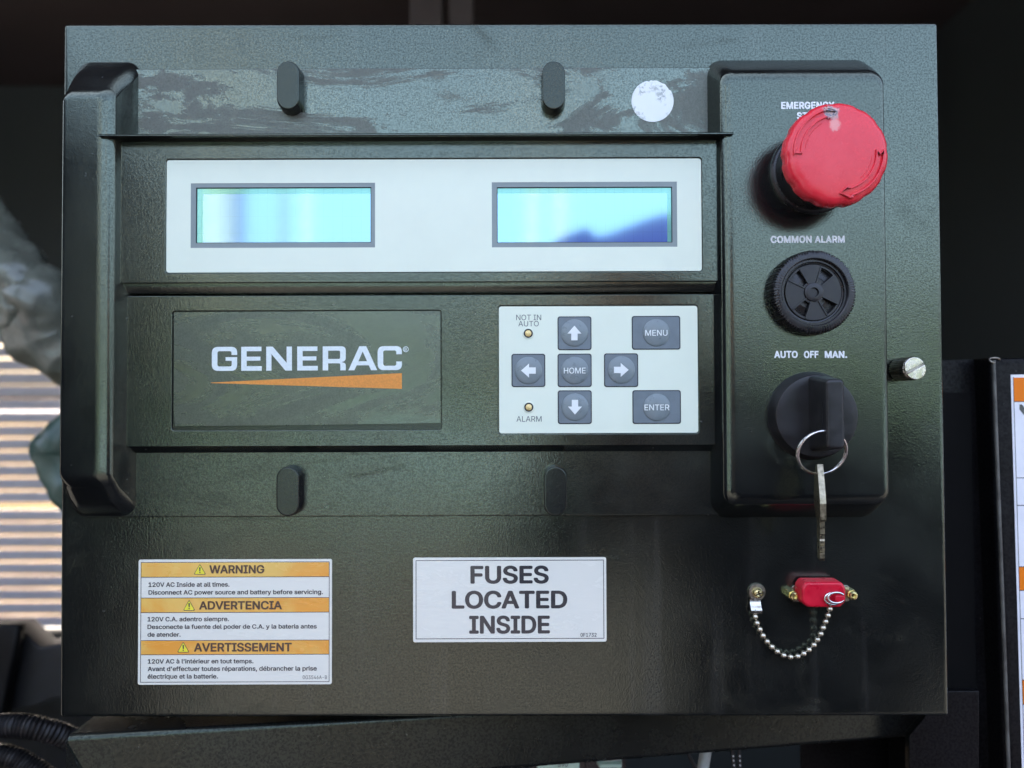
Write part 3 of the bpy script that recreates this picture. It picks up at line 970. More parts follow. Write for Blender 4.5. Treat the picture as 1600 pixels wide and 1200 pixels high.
for b, kind, c in keys:
    h1 = HM + 0.00022
    key = obj('key_button', block(rect(*b, HM), HM - 0.0001, rect(b[0] + 1, b[1] + 1, b[2] - 1, b[3] - 1, h1), h1, px(3.5), px(0.6)).mesh('key_button'), M['key_line'], mod, smooth=50)
    tag(key, words[kind])
    h2 = h1 + 0.00006
    obj('key_face', plate_mesh([rrect(rect(b[0] + 1.8, b[1] + 1.8, b[2] - 1.8, b[3] - 1.8, h2), px(3))], h1 - 0.00002, h2), M['key_grey'], key)
    cc = pt(*c, h2)
    rr = px(21.2)
    prof = [(rr, h2 - 0.00005), (rr * 0.995, h2 + 0.00008), (rr * 0.965, h2 + 0.00022), (rr * 0.92, h2 + 0.00034), (rr * 0.8, h2 + 0.00054), (rr * 0.55, h2 + 0.00080), (rr * 0.3, h2 + 0.00093), (rr * 0.02, h2 + 0.00097)]
    obj('key_dome', MB().lathe(cc, prof, 56).mesh('key_dome'), M['key_dome'], key, smooth=60)
    h3 = h2 + 0.00102
    if kind in ('up', 'left', 'right', 'down'):
        obj('arrow_symbol', flat_mesh([pxpoly(arrow(c, kind), h3)], h3), M['icon_white'], key)
    else:
        hw = {'HOME': 17, 'MENU': 17.4, 'ENTER': 19.5}[kind]
        obj('lettering', text(kind, c[0] - hw, c[0] + hw, c[1] - 4.5, c[1] + 4.6, h3, 0.008), M['icon_white'], key)
for c in ((825.4, 521), (826.2, 636.3)):
    q = pt(*c, HM)
    lamp = obj('indicator_lamp', MB().lathe(q, [(px(8.8), HM - 0.0001), (px(8.6), HM + 0.0002), (px(7.4), HM + 0.0003), (px(6.9), HM + 0.0002)], 36).mesh('indicator_lamp'), M['membrane'], mod, smooth=50)
    obj('lamp_bezel', MB().lathe(q, [(px(7.0), HM + 0.0002), (px(6.9), HM + 0.00035), (px(5.2), HM + 0.00036), (px(5.1), HM + 0.0003)], 32).mesh('lamp_bezel'), M['key_line'], lamp, smooth=50)
    obj('lamp_lens', MB().lathe(q, [(px(5.0), HM + 0.0003), (px(4.4), HM + 0.00055), (px(2.4), HM + 0.0008), (px(0.1), HM + 0.00085)], 24).mesh('lamp_lens'), M['amber'], lamp, smooth=60)

# logo plate
HLG = HK - 0.0003
lp_out = [pt(u, v, HLG) for u, v in ((271.5, 487.8), (687.8, 485.8), (688.8, 660.8), (600, 662.5), (430, 664.6), (273, 666), (271.3, 640), (271.8, 560))]
lp = obj('logo_plate', plate_mesh([lp_out], HK - 0.00085, HLG, 0.00005, 1), M['logo_plate'], mod)
obj('plate_pocket', flat_mesh([rrect(rect(269, 486, 689.2, 671.6, HK - 0.00084), px(4))], HK - 0.00084), M['peg'], mod)
HG = HLG + 0.00005

def rpoly(pts):
    """Polygon whose entries may carry a corner radius: (x, y, r)."""
    n = len(pts)
    out = []
    for i in range(n):
        B = Vector(pts[i][:2])
        if len(pts[i]) < 3:
            out.append(tuple(B)); continue
        rr = pts[i][2]
        A, Cc = Vector(pts[i - 1][:2]), Vector(pts[(i + 1) % n][:2])
        d1 = (A - B).normalized() * rr; d2 = (Cc - B).normalized() * rr
        for k in range(7):
            q = k / 6.0
            out.append(tuple((B + d1) * (1 - q) ** 2 + B * 2 * q * (1 - q) + (B + d2) * q ** 2))
    return out

def g2(p):       # readings taken in a 3.636x enlargement, rows follow the plate's slope
    x, y = p
    return pt(260 + x / 3.636, 480 + (y - 0.0045 * (x - 258)) / 3.636, HG)
T_, B_ = 225.5, 362
letters = [
    [rpoly([(402, 272), (402, T_, 34), (258, T_, 36), (258, B_, 36), (402, B_, 34), (402, 284), (336, 284), (336, 305), (371, 305), (371, 337, 12), (290, 337, 12), (290, 250, 12), (370, 250, 12), (370, 272)])],
    [[(425, T_), (540, T_), (540, 251), (456, 251), (456, 282), (534, 282), (534, 305), (456, 305), (456, 336), (542, 336), (542, B_), (425, B_)]],
    [[(567, T_), (604, T_), (683, 318), (683, T_), (713, T_), (713, B_), (676, B_), (597, 268), (597, B_), (567, B_)]],
    [[(743, T_), (858, T_), (858, 251), (774, 251), (774, 282), (852, 282), (852, 305), (774, 305), (774, 336), (860, 336), (860, B_), (743, B_)]],
    [rpoly([(888, T_), (1019, T_, 26), (1019, 309, 18), (996, 315), (1019, 322, 12), (1019, B_), (988, B_), (988, 322, 9), (919, 322), (919, B_), (888, B_)]), rpoly([(919, 250), (987, 250, 9), (987, 297, 9), (919, 297)])],
    [[(1096, T_), (1135, T_), (1198, B_), (1163, B_), (1150, 334), (1081, 334), (1068, B_), (1034, B_)], [(1115, 255), (1140, 311), (1091, 311)]],
    [rpoly([(1338, 272), (1338, T_, 34), (1200, T_, 36), (1200, B_, 36), (1338, B_, 34), (1338, 313), (1306, 313), (1306, 337, 12), (1232, 337, 12), (1232, 250, 12), (1306, 250, 12), (1306, 272)])],
]
for polys in letters:
    obj('logo_letter', flat_mesh([[g2(p) for p in q] for q in polys], HG), M['logo_print'], lp)
cr_ = (1360, 244)
circ = lambda r_: [g2((cr_[0] + r_ * math.cos(2 * PI * k / 24), cr_[1] + r_ * math.sin(2 * PI * k / 24))) for k in range(24)]
rg = MB().addmesh(flat_mesh([circ(16), circ(12.6)], HG))
rg.addmesh(text('R', 632.0, 635.6, 543.6, 549.4, HG, 0.01))
obj('registered_mark', rg.mesh('registered_mark'), M['logo_print'], lp)
obj('logo_wedge', flat_mesh([[g2(p) for p in ((252, 428), (1338, 379.5), (1338, 469), (254, 431))]], HG), M['orange_print'], lp)

# printed captions of the right column
HX = HC + 0.00006
for s, u0, u1, a, b in (('EMERGENCY', 1220.5, 1304, 159, 170.3), ('STOP', 1245, 1281, 175.4, 186.6), ('COMMON ALARM', 1204, 1320, 368.3, 379.6)):
    obj('caption', text(s, u0, u1, a, b, HX, 0.042, 1.06), M['white_print'], mod)
for s, u0, u1 in (('AUTO', 1209.6, 1246.6), ('OFF', 1256, 1279.2), ('MAN.', 1288.6, 1323.8)):
    obj('caption', text(s, u0, u1, 548.2, 559.4, HX, 0.042, 1.04), M['white_print'], mod)

# emergency stop -----------------------------------------------------------
ec = pt(1269.5, 269.3, HC)
es = obj('emergency_stop', MB().lathe(ec, [(0.0160, HC - 0.0004), (0.0160, HC + 0.0010), (0.0154, HC + 0.0018), (0.0147, HC + 0.0020), (0.0145, HC + 0.0024), (0.0142, 0.0290), (0.010, 0.0292)], 72).mesh('emergency_stop'), M['smooth_black'], mod, smooth=35)
tag(es, 'black collar under the red mushroom cap')
RC = 0.0184
def scallop(a, r, h):
    if r < 0.0150: return 1.0
    k = (a / (2 * PI) * 12 + 0.35) % 1.0
    d = abs(k - 0.5) * 2
    s = max(0.0, 1 - (d / 0.42) ** 2)
    dep = 0.026 if h < 0.0330 else 0.016
    return 1.0 - dep * s
CAPZ = 0.0028
prof = [(0.0120, 0.0252), (0.0168, 0.0250), (0.0180, 0.0258), (0.0184, 0.0270), (0.0184, 0.0292), (0.0182, 0.0304), (0.0177, 0.0313), (0.0170, 0.03185), (0.0158, 0.0322),
        (0.0140, 0.03235), (0.0100, 0.0326), (0.0060, 0.03275), (0.0020, 0.0328), (0.0001, 0.0328)]
prof = [(r_ * 0.99, h_ + CAPZ) for r_, h_ in prof]
M['estop'] = estop_mat(ec[0], ec[1])
obj('mushroom_cap', MB().lathe(ec, prof, 240, scallop).mesh('mushroom_cap'), M['estop'], es, smooth=50)
def arc_arrow(a_tail, a_head, r0, r1, n=26):
    rm = (r0 + r1) / 2
    out = []
    for k in range(n + 1):
        a = R(a_tail + (a_head - a_tail) * k / n); out.append((r1, a))
    out.append((r1 + 0.0010, R(a_head)))
    out.append((rm, R(a_head + (14 if a_head > a_tail else -14))))
    out.append((r0 - 0.0010, R(a_head)))
    for k in range(n, -1, -1):
        a = R(a_tail + (a_head - a_tail) * k / n); out.append((r0, a))
    out.append((rm, R(a_tail + (5 if a_head > a_tail else -5))))
    return [(ec[0] + r_ * math.cos(a), ec[1] + r_ * math.sin(a)) for r_, a in out]
def shrink_arrow(a_tail, a_head, r0, r1, d):
    return arc_arrow(a_tail + (4 if a_head > a_tail else -4), a_head - (2 if a_head > a_tail else -2), r0 + d, r1 - d)
for at, ah in ((183, 105), (4, -76)):
    r0, r1 = 0.0128, 0.0158
    obj('turn_arrow', plate_mesh([arc_arrow(at, ah, r0, r1), shrink_arrow(at, ah, r0, r1, 0.0006)], 0.0318 + CAPZ, 0.0331 + CAPZ, 0.0002, 1), M['estop'], es, smooth=40)
for a0, a1 in ((172, 120), (-4, -50)):
    path = [V(ec[0] + 0.0116 * math.cos(R(a0 + (a1 - a0) * k / 24)), 0.03248 + CAPZ, ec[1] + 0.0116 * math.sin(R(a0 + (a1 - a0) * k / 24))) for k in range(25)]
    obj('arc_ridge', MB().tube(path, 0.00016, 6).mesh('arc_ridge'), M['estop'], es, smooth=60)

# alarm buzzer -----------------------------------------------------------
bc = pt(1263.5, 459.5, HC)
def teeth(a, r, h):
    return 1.0 + (0.016 if math.cos(a * 92) > 0 else -0.016) if r > 0.0142 else 1.0
bz = obj('alarm_buzzer', MB().lathe(bc, [(0.0153, HC - 0.0004), (0.0155, HC + 0.0003), (0.0153, HC + 0.0052), (0.01475, HC + 0.0060), (0.0140, HC + 0.0063), (0.01255, HC + 0.0063), (0.0122, HC + 0.0060), (0.0121, HC + 0.0050),
                                                 (0.01135, HC + 0.0050), (0.0112, HC + 0.0042), (0.0107, HC + 0.0041), (0.0105, HC + 0.0022), (0.0001, HC + 0.0022)], 368, teeth).mesh('alarm_buzzer'), M['smooth_black'], mod, smooth=38)
tag(bz, 'round black alarm buzzer with knurled rim')
def sector(a0, a1, r0, r1, n=10):
    return [(bc[0] + r1 * math.cos(R(a0 + (a1 - a0) * k / n)), bc[1] + r1 * math.sin(R(a0 + (a1 - a0) * k / n))) for k in range(n + 1)] + \
           [(bc[0] + r0 * math.cos(R(a1 + (a0 - a1) * k / n)), bc[1] + r0 * math.sin(R(a1 + (a0 - a1) * k / n))) for k in range(n + 1)]
disc = [(bc[0] + 0.0104 * math.cos(2 * PI * k / 64), bc[1] + 0.0104 * math.sin(2 * PI * k / 64)) for k in range(64)]
holes = [sector(a - 15, a + 15, 0.0042, 0.0096) for a in (56, 137, 236, 317)]
obj('grille_disc', plate_mesh([disc] + holes, HC + 0.0036, HC + 0.0046, 0.0001, 1), M['knob_black'], bz, smooth=30)
rb = MB()
for a in (56, 137, 236, 317):
    for s in (-17, 17):
        q = R(a + s)
        dx, dz = math.cos(q), math.sin(q)
        wd = 0.00022
        ring = [V(bc[0] + dx * rr - dz * wd * s2, 0, bc[1] + dz * rr + dx * wd * s2) for rr, s2 in ((0.0034, 1), (0.0100, 1), (0.0100, -1), (0.0034, -1))]
        rb.loft([[p + Vector((0, -(HC + 0.0042), 0)) for p in ring], [p + Vector((0, -(HC + 0.0050), 0)) for p in ring]])
obj('grille_rib', rb.mesh('grille_rib'), M['knob_black'], bz)
obj('grille_hub', MB().lathe(bc, [(0.0036, HC + 0.0042), (0.0034, HC + 0.0052), (0.0029, HC + 0.0054), (0.0017, HC + 0.0054), (0.0015, HC + 0.0044)], 32).mesh('grille_hub'), M['knob_black'], bz, smooth=40)
obj('hub_hole', MB().lathe(bc, [(0.0014, HC + 0.0045), (0.0001, HC + 0.0046)], 20).mesh('hub_hole'), M['dark_hole'], bz)
q = (bc[0] + 0.0048, bc[1] - 0.0050)
obj('sounder_disc', MB().lathe(bc, [(0.0100, HC + 0.0023), (0.0099, HC + 0.0026), (0.0065, HC + 0.0027), (0.0060, HC + 0.0030), (0.0001, HC + 0.0030)], 40).mesh('sounder_disc'), M['smooth_black'], bz, smooth=30)

# key switch ---------------------------------------------------------------
kc = pt(1267, 649.5, HC)
HF = 18.0 * MM
ks = obj('selector_switch', MB().lathe(kc, [(0.0164, HC - 0.0004), (0.0165, HC + 0.0006), (0.0163, HC + 0.0012), (0.0152, HF - 0.0006), (0.0149, HF - 0.0001), (0.0144, HF), (0.012, HF), (0.0001, HF)], 96).mesh('selector_switch'), M['knob_black'], mod, smooth=30)
tag(ks, 'round black three position switch with a raised grip')
xl = pt(1266.5, 650, HF)[0]; xr = xl + 0.0066
zt = pt(1290, 588, 0.031)[1]; zb = pt(1290, 706, 0.031)[1]
gr = (xl, zb, xr, zt)
mb = block(grow(gr, 0.0006), HF - 0.001, (xl + 0.0011, zb + 0.0020, xr - 0.0011, zt - 0.0020), 0.0322, 0.0006, 0.0010, rc0=0.0016)
obj('grip', mb.mesh('grip'), M['knob_black'], ks, smooth=50, wn=True)
# slot moulded in the left flank of the grip
for zz0, zz1, hh in ((640 - 26, 676, 0.0262), (628, 668, 0.0288)):
    za = pt(1283, zz0, hh)[1]; zc = pt(1283, zz1, hh)[1]
    mbs = MB().box((xl - 0.00010, -hh - 0.0003, zc), (xl + 0.0009, -hh + 0.0003, za))
    obj('grip_rib', mbs.mesh('grip_rib'), M['knob_black'], ks)

# key ring and key ------------------------------------------------------------
rc_ = pt(1284, 707, 0.0265)
kr = thing('key_ring', 'small bright split ring threaded through the grip of the black switch', 'key ring', P0 + V(rc_[0], 0.0265, rc_[1]))
for i, dy in enumerate((-0.00042, 0.00042)):
    mb = MB()
    path = []
    for k in range(65):
        a = 2 * PI * k / 64
        x = 0.00855 * math.cos(a) ; z = 0.00855 * math.sin(a)
        ti = R(24)
        path.append(V(rc_[0] + x, 0.0265 + dy + z * -math.sin(ti) * -1 * 0.9, rc_[1] + z * math.cos(ti)))
    mb.tube(path, 0.00047, 10, cap=False)
    obj('ring_coil', mb.mesh('ring_coil'), M['chrome'], kr, smooth=60)
zk = pt(1279, 726, 0.027)[1]
xk = pt(1279.5, 730, 0.0262)[0]
ky = thing('switch_key', 'small worn brassy key hanging edge-on from the split ring', 'key', P0 + V(xk, 0.027, zk))
def keyprof(pts, x, wd):
    mb = MB()
    tw = lambda h: -(h - 27.0) * MM * 0.24          # the key hangs turned a little about its own length
    a = [V(x - wd / 2 + tw(h), h * MM, zk + z * MM) for h, z in pts]
    b = [V(x + wd / 2 + tw(h), h * MM, zk + z * MM) for h, z in pts]
    mb.loft([a, b])
    return mb
head = [(25.2, 0.0), (27.8, 0.2), (30.2, -4.5), (33.0, -11.0), (33.4, -13.0), (33.4, -18.6), (32.8, -19.2), (24.5, -19.2), (20.0, -15.5), (19.0, -11.0), (21.0, -5.0), (23.4, -1.2)]
obj('key_head', keyprof(head, xk, 0.0021).mesh('key_head'), M['key_metal'], ky)
bl = [(31.8, -19.0), (31.8, -23.6), (31.0, -24.0), (31.0, -25.6), (31.4, -26.2), (31.4, -27.2), (30.6, -27.8), (31.3, -28.4), (31.3, -29.6), (30.5, -30.2), (31.2, -30.8), (31.2, -32.2), (30.6, -33.2), (25.6, -33.2), (25.0, -32.4), (25.0, -19.0)]
obj('key_blade', keyprof(bl, xk - 0.0001, 0.0017).mesh('key_blade'), M['key_metal'], ky)

# ================================================================== behind and below
# support beam under the cabinet, swung towards the viewer at its left end
bm_loc = P0 + V(*(lambda q: (q[0], 0.0, q[1]))(pt(500, 1190, 0)))
beam = thing('support_beam', 'black folded steel beam running under the control cabinet', 'beam', bm_loc)
HA, HE = 0.004, -0.046
def bpt(u, v, k):
    h = HA + (HE - HA) * k
    q = pt(u, v, h)
    return q[0], h, q[1]
L = bpt(106, 1150, 0.0); Rr = bpt(1500, 1076, 1.0)
zb_l = L[2] - 0.0265; zt_l = L[2]
def beam_ring(x, h, zt, zb, rr=0.0022):
    out = [V(x, h - 0.06, zt)]
    for k in range(6):
        a = R(90 * k / 5)
        out.append(V(x, h - rr + rr * math.sin(a), zt - rr + rr * math.cos(a)))
    for k in range(4):
        a = R(90 * k / 3)
        out.append(V(x, h - rr + rr * math.cos(a), zb + rr - rr * math.sin(a)))
    out.append(V(x, h - 0.06, zb))
    return out
zt_r, zb_r = zt_l + 0.0005, zb_l + 0.0005
rings = []
for k in range(13):
    t_ = k / 12.0
    rings.append(beam_ring(L[0] + (Rr[0] - L[0]) * t_, L[1] + (Rr[1] - L[1]) * t_, zt_l, zb_l + 0.0045 * t_))
obj('beam_face', MB().loft(rings).mesh('beam_face'), M['beam'], beam, smooth=35, wn=True)
ec_ = MB()
ec_.add([V(L[0] - 0.0004, L[1] + 0.0004, zt_l - 0.002), V(L[0] + 0.012, L[1] + 0.0012, zb_l), V(L[0] - 0.0004, L[1] + 0.0004, zb_l), V(L[0] - 0.0004, L[1] - 0.05, zt_l - 0.002), V(L[0] - 0.0004, L[1] - 0.05, zb_l)],
        [(0, 1, 2), (0, 2, 4, 3), (0, 3, 1), (1, 3, 4), (1, 4, 2)])
obj('end_flap', ec_.mesh('end_flap'), M['beam'], beam)

def local_thing(name, label, cat, u, v, h, group=None):
    q = pt(u, v, h)
    return thing(name, label, cat, P0 + V(q[0], h, q[1]), group)

def pbx(u0, v0, u1, v1, h0, h1, rc=1.0, ed=0.0003):
    r = rect(u0, v0, u1, v1, h1)
    return block(grow(r, ed), h0, grow(r, -ed), h1, px(rc), ed)

# equipment seen in the gap under the beam
hz = -0.075
t_ = local_thing('timer_relay', 'pale green relay faceplate with numerals under the beam', 'relay', 870, 1230, hz)
obj('relay_body', pbx(830, 1180, 915, 1290, hz - 0.03, hz - 0.001).mesh('relay_body'), M['smooth_black'], t_, smooth=40)
obj('relay_face', pbx(840, 1186, 905, 1290, hz - 0.001, hz).mesh('relay_face'), M['pcb_pale'], t_, smooth=40)
obj('lettering', text('390', 872, 887, 1191, 1198, hz + 0.0002, 0.005), M['sticker_ink'], t_)
t_ = local_thing('terminal_block', 'black terminal block with clear cover right of the relay faceplate', 'terminal block', 945, 1230, hz)
obj('block_body', pbx(915, 1178, 978, 1290, hz - 0.03, hz - 0.002).mesh('block_body'), M['smooth_black'], t_, smooth=40)
obj('cover_strip', pbx(919, 1183, 970, 1190, hz - 0.002, hz + 0.003, 3, 0.0006).mesh('cover_strip'), M['pale_pipe'], t_, smooth=40)
obj('cover_strip', pbx(936, 1195, 972, 1201, hz - 0.002, hz + 0.003, 3, 0.0006).mesh('cover_strip'), M['pcb_pale'], t_, smooth=40)
t_ = local_thing('label_strip', 'narrow pink and teal label strip peeping out below the beam', 'label strip', 730, 1200, hz)
obj('pink_end', pbx(708, 1194, 735, 1215, hz - 0.01, hz).mesh('pink_end'), M['pink'], t_)
obj('teal_end', pbx(735.5, 1193, 748, 1215, hz - 0.01, hz).mesh('teal_end'), M['teal'], t_)
q0, q1 = pt(1112, 1150, -0.06), pt(1090, 1240, -0.06)
t_ = local_thing('grey_pipe', 'pale grey pipe slanting down behind the beam', 'pipe', 1100, 1200, -0.06)
obj('pipe_body', MB().tube([V(q0[0], -0.065, q0[1]), V(q1[0], -0.058, q1[1])], px(9, -0.06), 18).mesh('pipe_body'), M['pale_pipe'], t_, smooth=50)
for i, (pts_, lab, mk) in enumerate((([(1066, 1160), (1076, 1180), (1090, 1205), (1096, 1230)], 'thin black cable curving beside the pale grey pipe', 'cable'),
                                 ([(1143, 1150), (1145, 1180), (1149, 1230)], 'left of two black cables with white print', 'cable'),
                                 ([(1153, 1150), (1155, 1180), (1157, 1230)], 'right of two black cables with white print', 'cable'),
                                 ([(800, 1180), (815, 1196), (822, 1230)], 'thin black wire left of the relay faceplate', 'wire'))):
    P = []
    for (u, v) in pts_:
        q = pt(u, v, -0.07); P.append(V(q[0], -0.07, q[1]))
    o = obj('cable', MB().tube(P, px(2.6, -0.07), 10).mesh('cable'), M['cable'], smooth=60)
    tag(o, lab, mk)
    if 'white print' in lab:
        pr = MB()
        for k in range(14):
            a_ = P[0].lerp(P[1], k / 14.0) if k < 7 else P[1].lerp(P[2], (k - 7) / 7.0)
            pr.box((a_.x - 0.0003, a_.y - px(2.7, -0.07) - 0.0001, a_.z - 0.0004), (a_.x + 0.0003, a_.y - px(2.4, -0.07), a_.z + 0.0003))
        m_ = pr.mesh('cable_print')
        obj('cable_print', m_, M['white_print'], o, base=P0)

# lower right dark bracket plate with a chamfered corner
t_ = local_thing('corner_plate', 'flat black bracket plate with cut corner below the cabinet right end', 'bracket', 1450, 1200, -0.03)
pl = [pt(u, v, -0.03) for u, v in ((1421, 1260), (1421, 1150), (1446, 1120), (1446, 1080), (1530, 1080), (1530, 1260))]
obj('plate_body', plate_mesh([pl], -0.034, -0.03, 0.0004, 2), M['post'], t_, smooth=40)
t_ = local_thing('rear_plate', 'flat black sheet behind the bracket plate under the beam', 'steel sheet', 1330, 1200, -0.09)
obj('sheet_body', plate_mesh([[pt(u, v, -0.09) for u, v in ((1252, 1330), (1252, 1060), (1560, 1060), (1560, 1330))]], -0.092, -0.09, 0.0004, 2), M['post'], t_, smooth=40)

# right hand post with a sticker ------------------------------------------------
HPp = -0.035
t_ = local_thing('side_post', 'black folded steel post at the right edge carrying an orange and white sticker', 'post', 1640, 1250, HPp)
def quadpts(pl_, h): return [pt(u, v, h) for u, v in pl_]
def quad_loft(q0, levels):
    """q0 px corners; levels of (inset px, h)."""
    mb = MB(); rings = []
    cu = sum(p[0] for p in q0) / 4; cv = sum(p[1] for p in q0) / 4
    base = [pt(u, v, HPp) for u, v in q0]
    for ins, h in levels:
        rings.append([V(x + (ins if p[0] < cu else -ins), h, z + (-ins if p[1] < cv else ins)) for (x, z), p in zip(base, q0)])
    mb.loft(rings)
    return mb
lv = [(0.0, HPp - 0.06)] + [(0.0030 * (1 - math.cos(R(90 * k / 8))), HPp - 0.0030 + 0.0030 * math.sin(R(90 * k / 8))) for k in range(9)] + [(0.004, HPp)]
obj('post_face', quad_loft([(1548, 559), (1760, 557), (1800, 1330), (1577, 1330)], lv).mesh('post_face'), M['post'], t_, smooth=60, wn=True)
we = [pt(1550, 563, HPp), pt(1578.5, 1330, HPp)]
obj('worn_lit_edge', MB().tube([V(we[0][0] + 0.0012, HPp - 0.00085, we[0][1]), V(we[1][0] + 0.0012, HPp - 0.00085, we[1][1])], 0.00085, 10).mesh('worn_lit_edge'), M['worn'], t_, smooth=60)  # pale strip paints the rounded edge's highlight along with its grey wear
HPr = HPp - 0.012
base_h = HPr
def q2mesh(pl_, h0, h1):
    a = [pt(u, v, h1) for u, v in pl_]
    return MB().loft([[V(x, h0, z) for x, z in a], [V(x, h1, z) for x, z in a]])
obj('post_return', q2mesh([(1440, 563), (1560, 561), (1590, 1330), (1440, 1330)], HPr - 0.03, HPr).mesh('post_return'), M['post'], t_)
obj('inner_strip', q2mesh([(1430, 612), (1517, 614), (1530, 1330), (1430, 1330)], HPr - 0.002, HPr + 0.003).mesh('inner_strip'), M['dark_hole'], t_)
# torn corner curl
q = pt(1555, 563, HPp)
curl = MB().tube([V(q[0] + 0.0022 * math.cos(R(a)), HPp - 0.0005 + 0.0006 * math.sin(R(a * 2)), q[1] + 0.0011 * math.sin(R(a))) for a in range(-30, 281, 20)], 0.0004, 8)
obj('torn_corner', curl.mesh('torn_corner'), M['dull_metal'], t_, smooth=60)
hst = HPp + 0.0002
st = obj('hazard_sticker', q2mesh([(1579.3, 585.5), (1740, 583), (1770, 1330), (1600.5, 1330)], HPp, hst).mesh('hazard_sticker'), M['sticker_white2'], t_)
def xl_at(v): return 1582.8 + (v - 590) * (18.0 / 610)
hb = hst + 0.00005
for a, b in ((590, 627), (885, 922), (1062, 1100)):
    obj('orange_band', flat_mesh([pxpoly([(xl_at(a), a), (1730, a), (1730, b), (xl_at(b), b)], hb)], hb), M['hazard_orange'], st)
ln = MB()
def line_(u0, v0, u1, v1, wd):
    ln.addmesh(flat_mesh([pxpoly([(u0, v0), (u1, v1), (u1 + wd[0], v1 + wd[1]), (u0 + wd[0], v0 + wd[1])], hb + 0.00004)], hb + 0.00004))
for v in (627, 746, 789, 885, 922, 966, 1062, 1100):
    line_(xl_at(v), v, 1730, v, (0, 1.2))
line_(xl_at(589), 589, xl_at(1250), 1250, (0.9, 0))
obj('rule_line', ln.mesh('rule_line'), M['sticker_ink'], st)
obj('printed_mark', flat_mesh([pxpoly([(1593, 632), (1597, 632), (1625, 668), (1617, 668), (1593, 640)], hb + 0.00004)], hb + 0.00004), M['sticker_ink'], st)

# roof ribs above the cabinet, and a diagonal wall brace at the upper right
for i, (u0, u1, lab) in enumerate(((640, 690, 'narrow dark rib under the enclosure roof, left of the pair'), (702, 738, 'narrow dark rib under the enclosure roof, right of the pair'))):
    r = rect(u0, -200, u1, 60, -0.7)
    o = obj('roof_rib', MB().box((r[0], 0.70, r[1]), (r[2], 0.74, 0.615)).mesh('roof_rib'), M['roof'])
    tag(o, lab, 'rib')
q0, q1 = pt(1400, 190, -1.1), pt(1680, 20, -1.1)
o = obj('wall_brace', MB().loft([[V(q0[0], -1.1, q0[1]), V(q0[0], -1.1, q0[1] - 0.05), V(q0[0], -1.14, q0[1] - 0.05), V(q0[0], -1.14, q0[1])],
                                 [V(q1[0], -1.1, q1[1]), V(q1[0], -1.1, q1[1] - 0.05), V(q1[0], -1.14, q1[1] - 0.05), V(q1[0], -1.14, q1[1])]]).mesh('wall_brace'), M['rubber'])
tag(o, 'dark diagonal brace on the enclosure back wall at the upper right', 'brace')

# louvre panel in the back wall -----------------------------------------------
HLV = -1.22
lv_ = local_thing('louver_panel', 'bright louver panel of grey slats behind the cabinet left edge', 'louver', 60, 960, HLV)
x0 = pt(-180, 700, HLV)[0]; x1 = pt(330, 700, HLV)[0]
sp = px(20.6, HLV)
zt0 = pt(50, 478, HLV)[1]
sl_me = None
prof = []
hw, dp_ = px(16.0, HLV), 0.020
for k in range(24):
    zc = zt0 - sp * (k + 0.5) - (sp * 0.35 if k >= 15 else 0)
    if sl_me is None:
        mb = MB()
        # slat section: front face leaning, rolled lower lip
        sec = [(0.0, hw * 0.5), (-0.0035, hw * 0.52), (-dp_, -hw * 0.25), (-dp_, -hw * 0.40), (-0.002, -hw * 0.42), (0.0008, -hw * 0.5), (0.0022, -hw * 0.42), (0.002, -hw * 0.2)]
        sec = [(h, z) for h, z in sec]
        mb.loft([[V(x0, HLV + h, z) for h, z in sec], [V(x1, HLV + h, z) for h, z in sec]])
        sl_me = mb.mesh('slat')
    s_ = obj('slat', sl_me, M['slat'], lv_)
    s_.location = (P0 + Vector((0, 0, zc))) - world_origin(lv_)

# wrapped pipe -----------------------------------------------------------------
HPI = -0.30
wp = local_thing('wrapped_pipe', 'creased grey green foil wrap around a pipe left of the cabinet', 'pipe wrap', 40, 600, HPI)
def crumple(path, rad, seed, amp=0.007, seg=48, sub=60):
    pts_ = [Vector(p) for p in path]
    n = len(pts_)
    dense = []
    for i in range(sub + 1):
        t = i / sub * (n - 1)
        k = min(int(t), n - 2); f = t - k
        p0, p1, p2, p3 = pts_[max(k - 1, 0)], pts_[k], pts_[k + 1], pts_[min(k + 2, n - 1)]
        dense.append(0.5 * ((2 * p1) + (p2 - p0) * f + (2 * p0 - 5 * p1 + 4 * p2 - p3) * f * f + (3 * p1 - p0 - 3 * p2 + p3) * f ** 3))
    rr = []
    for i in range(sub + 1):
        t = i / sub * (len(rad) - 1); k = min(int(t), len(rad) - 2)
        rr.append(rad[k] + (rad[k + 1] - rad[k]) * (t - k))
    mb = MB().tube(dense, rr, seg)
    for i, v in enumerate(mb.v):
        p = Vector(v)
        ax = dense[min(i // seg, sub)]
        d = (p - ax)
        if d.length < 1e-6: continue
        d.normalize()
        q = p * 26 + Vector((seed, seed * 2, 0))
        f = (0.5 - abs(noise.noise(q))) * 1.0 + 0.5 * (0.5 - abs(noise.noise(q * 2.1 + Vector((3, 1, 2))))) - 0.5
        mb.v[i] = tuple(p + d * f * amp)
    return mb
def PP(u, v, h):
    q = pt(u, v, h); return V(q[0], h, q[1])
s1 = px(1.0, HPI)
o = obj('upper_wrap', crumple([PP(-70, 300, HPI), PP(-20, 395, HPI), PP(20, 450, HPI + 0.01), PP(60, 520, HPI)], [52 * s1, 60 * s1, 64 * s1, 40 * s1], 1.3, 0.010).mesh('upper_wrap'), M['foil'], wp, smooth=60)
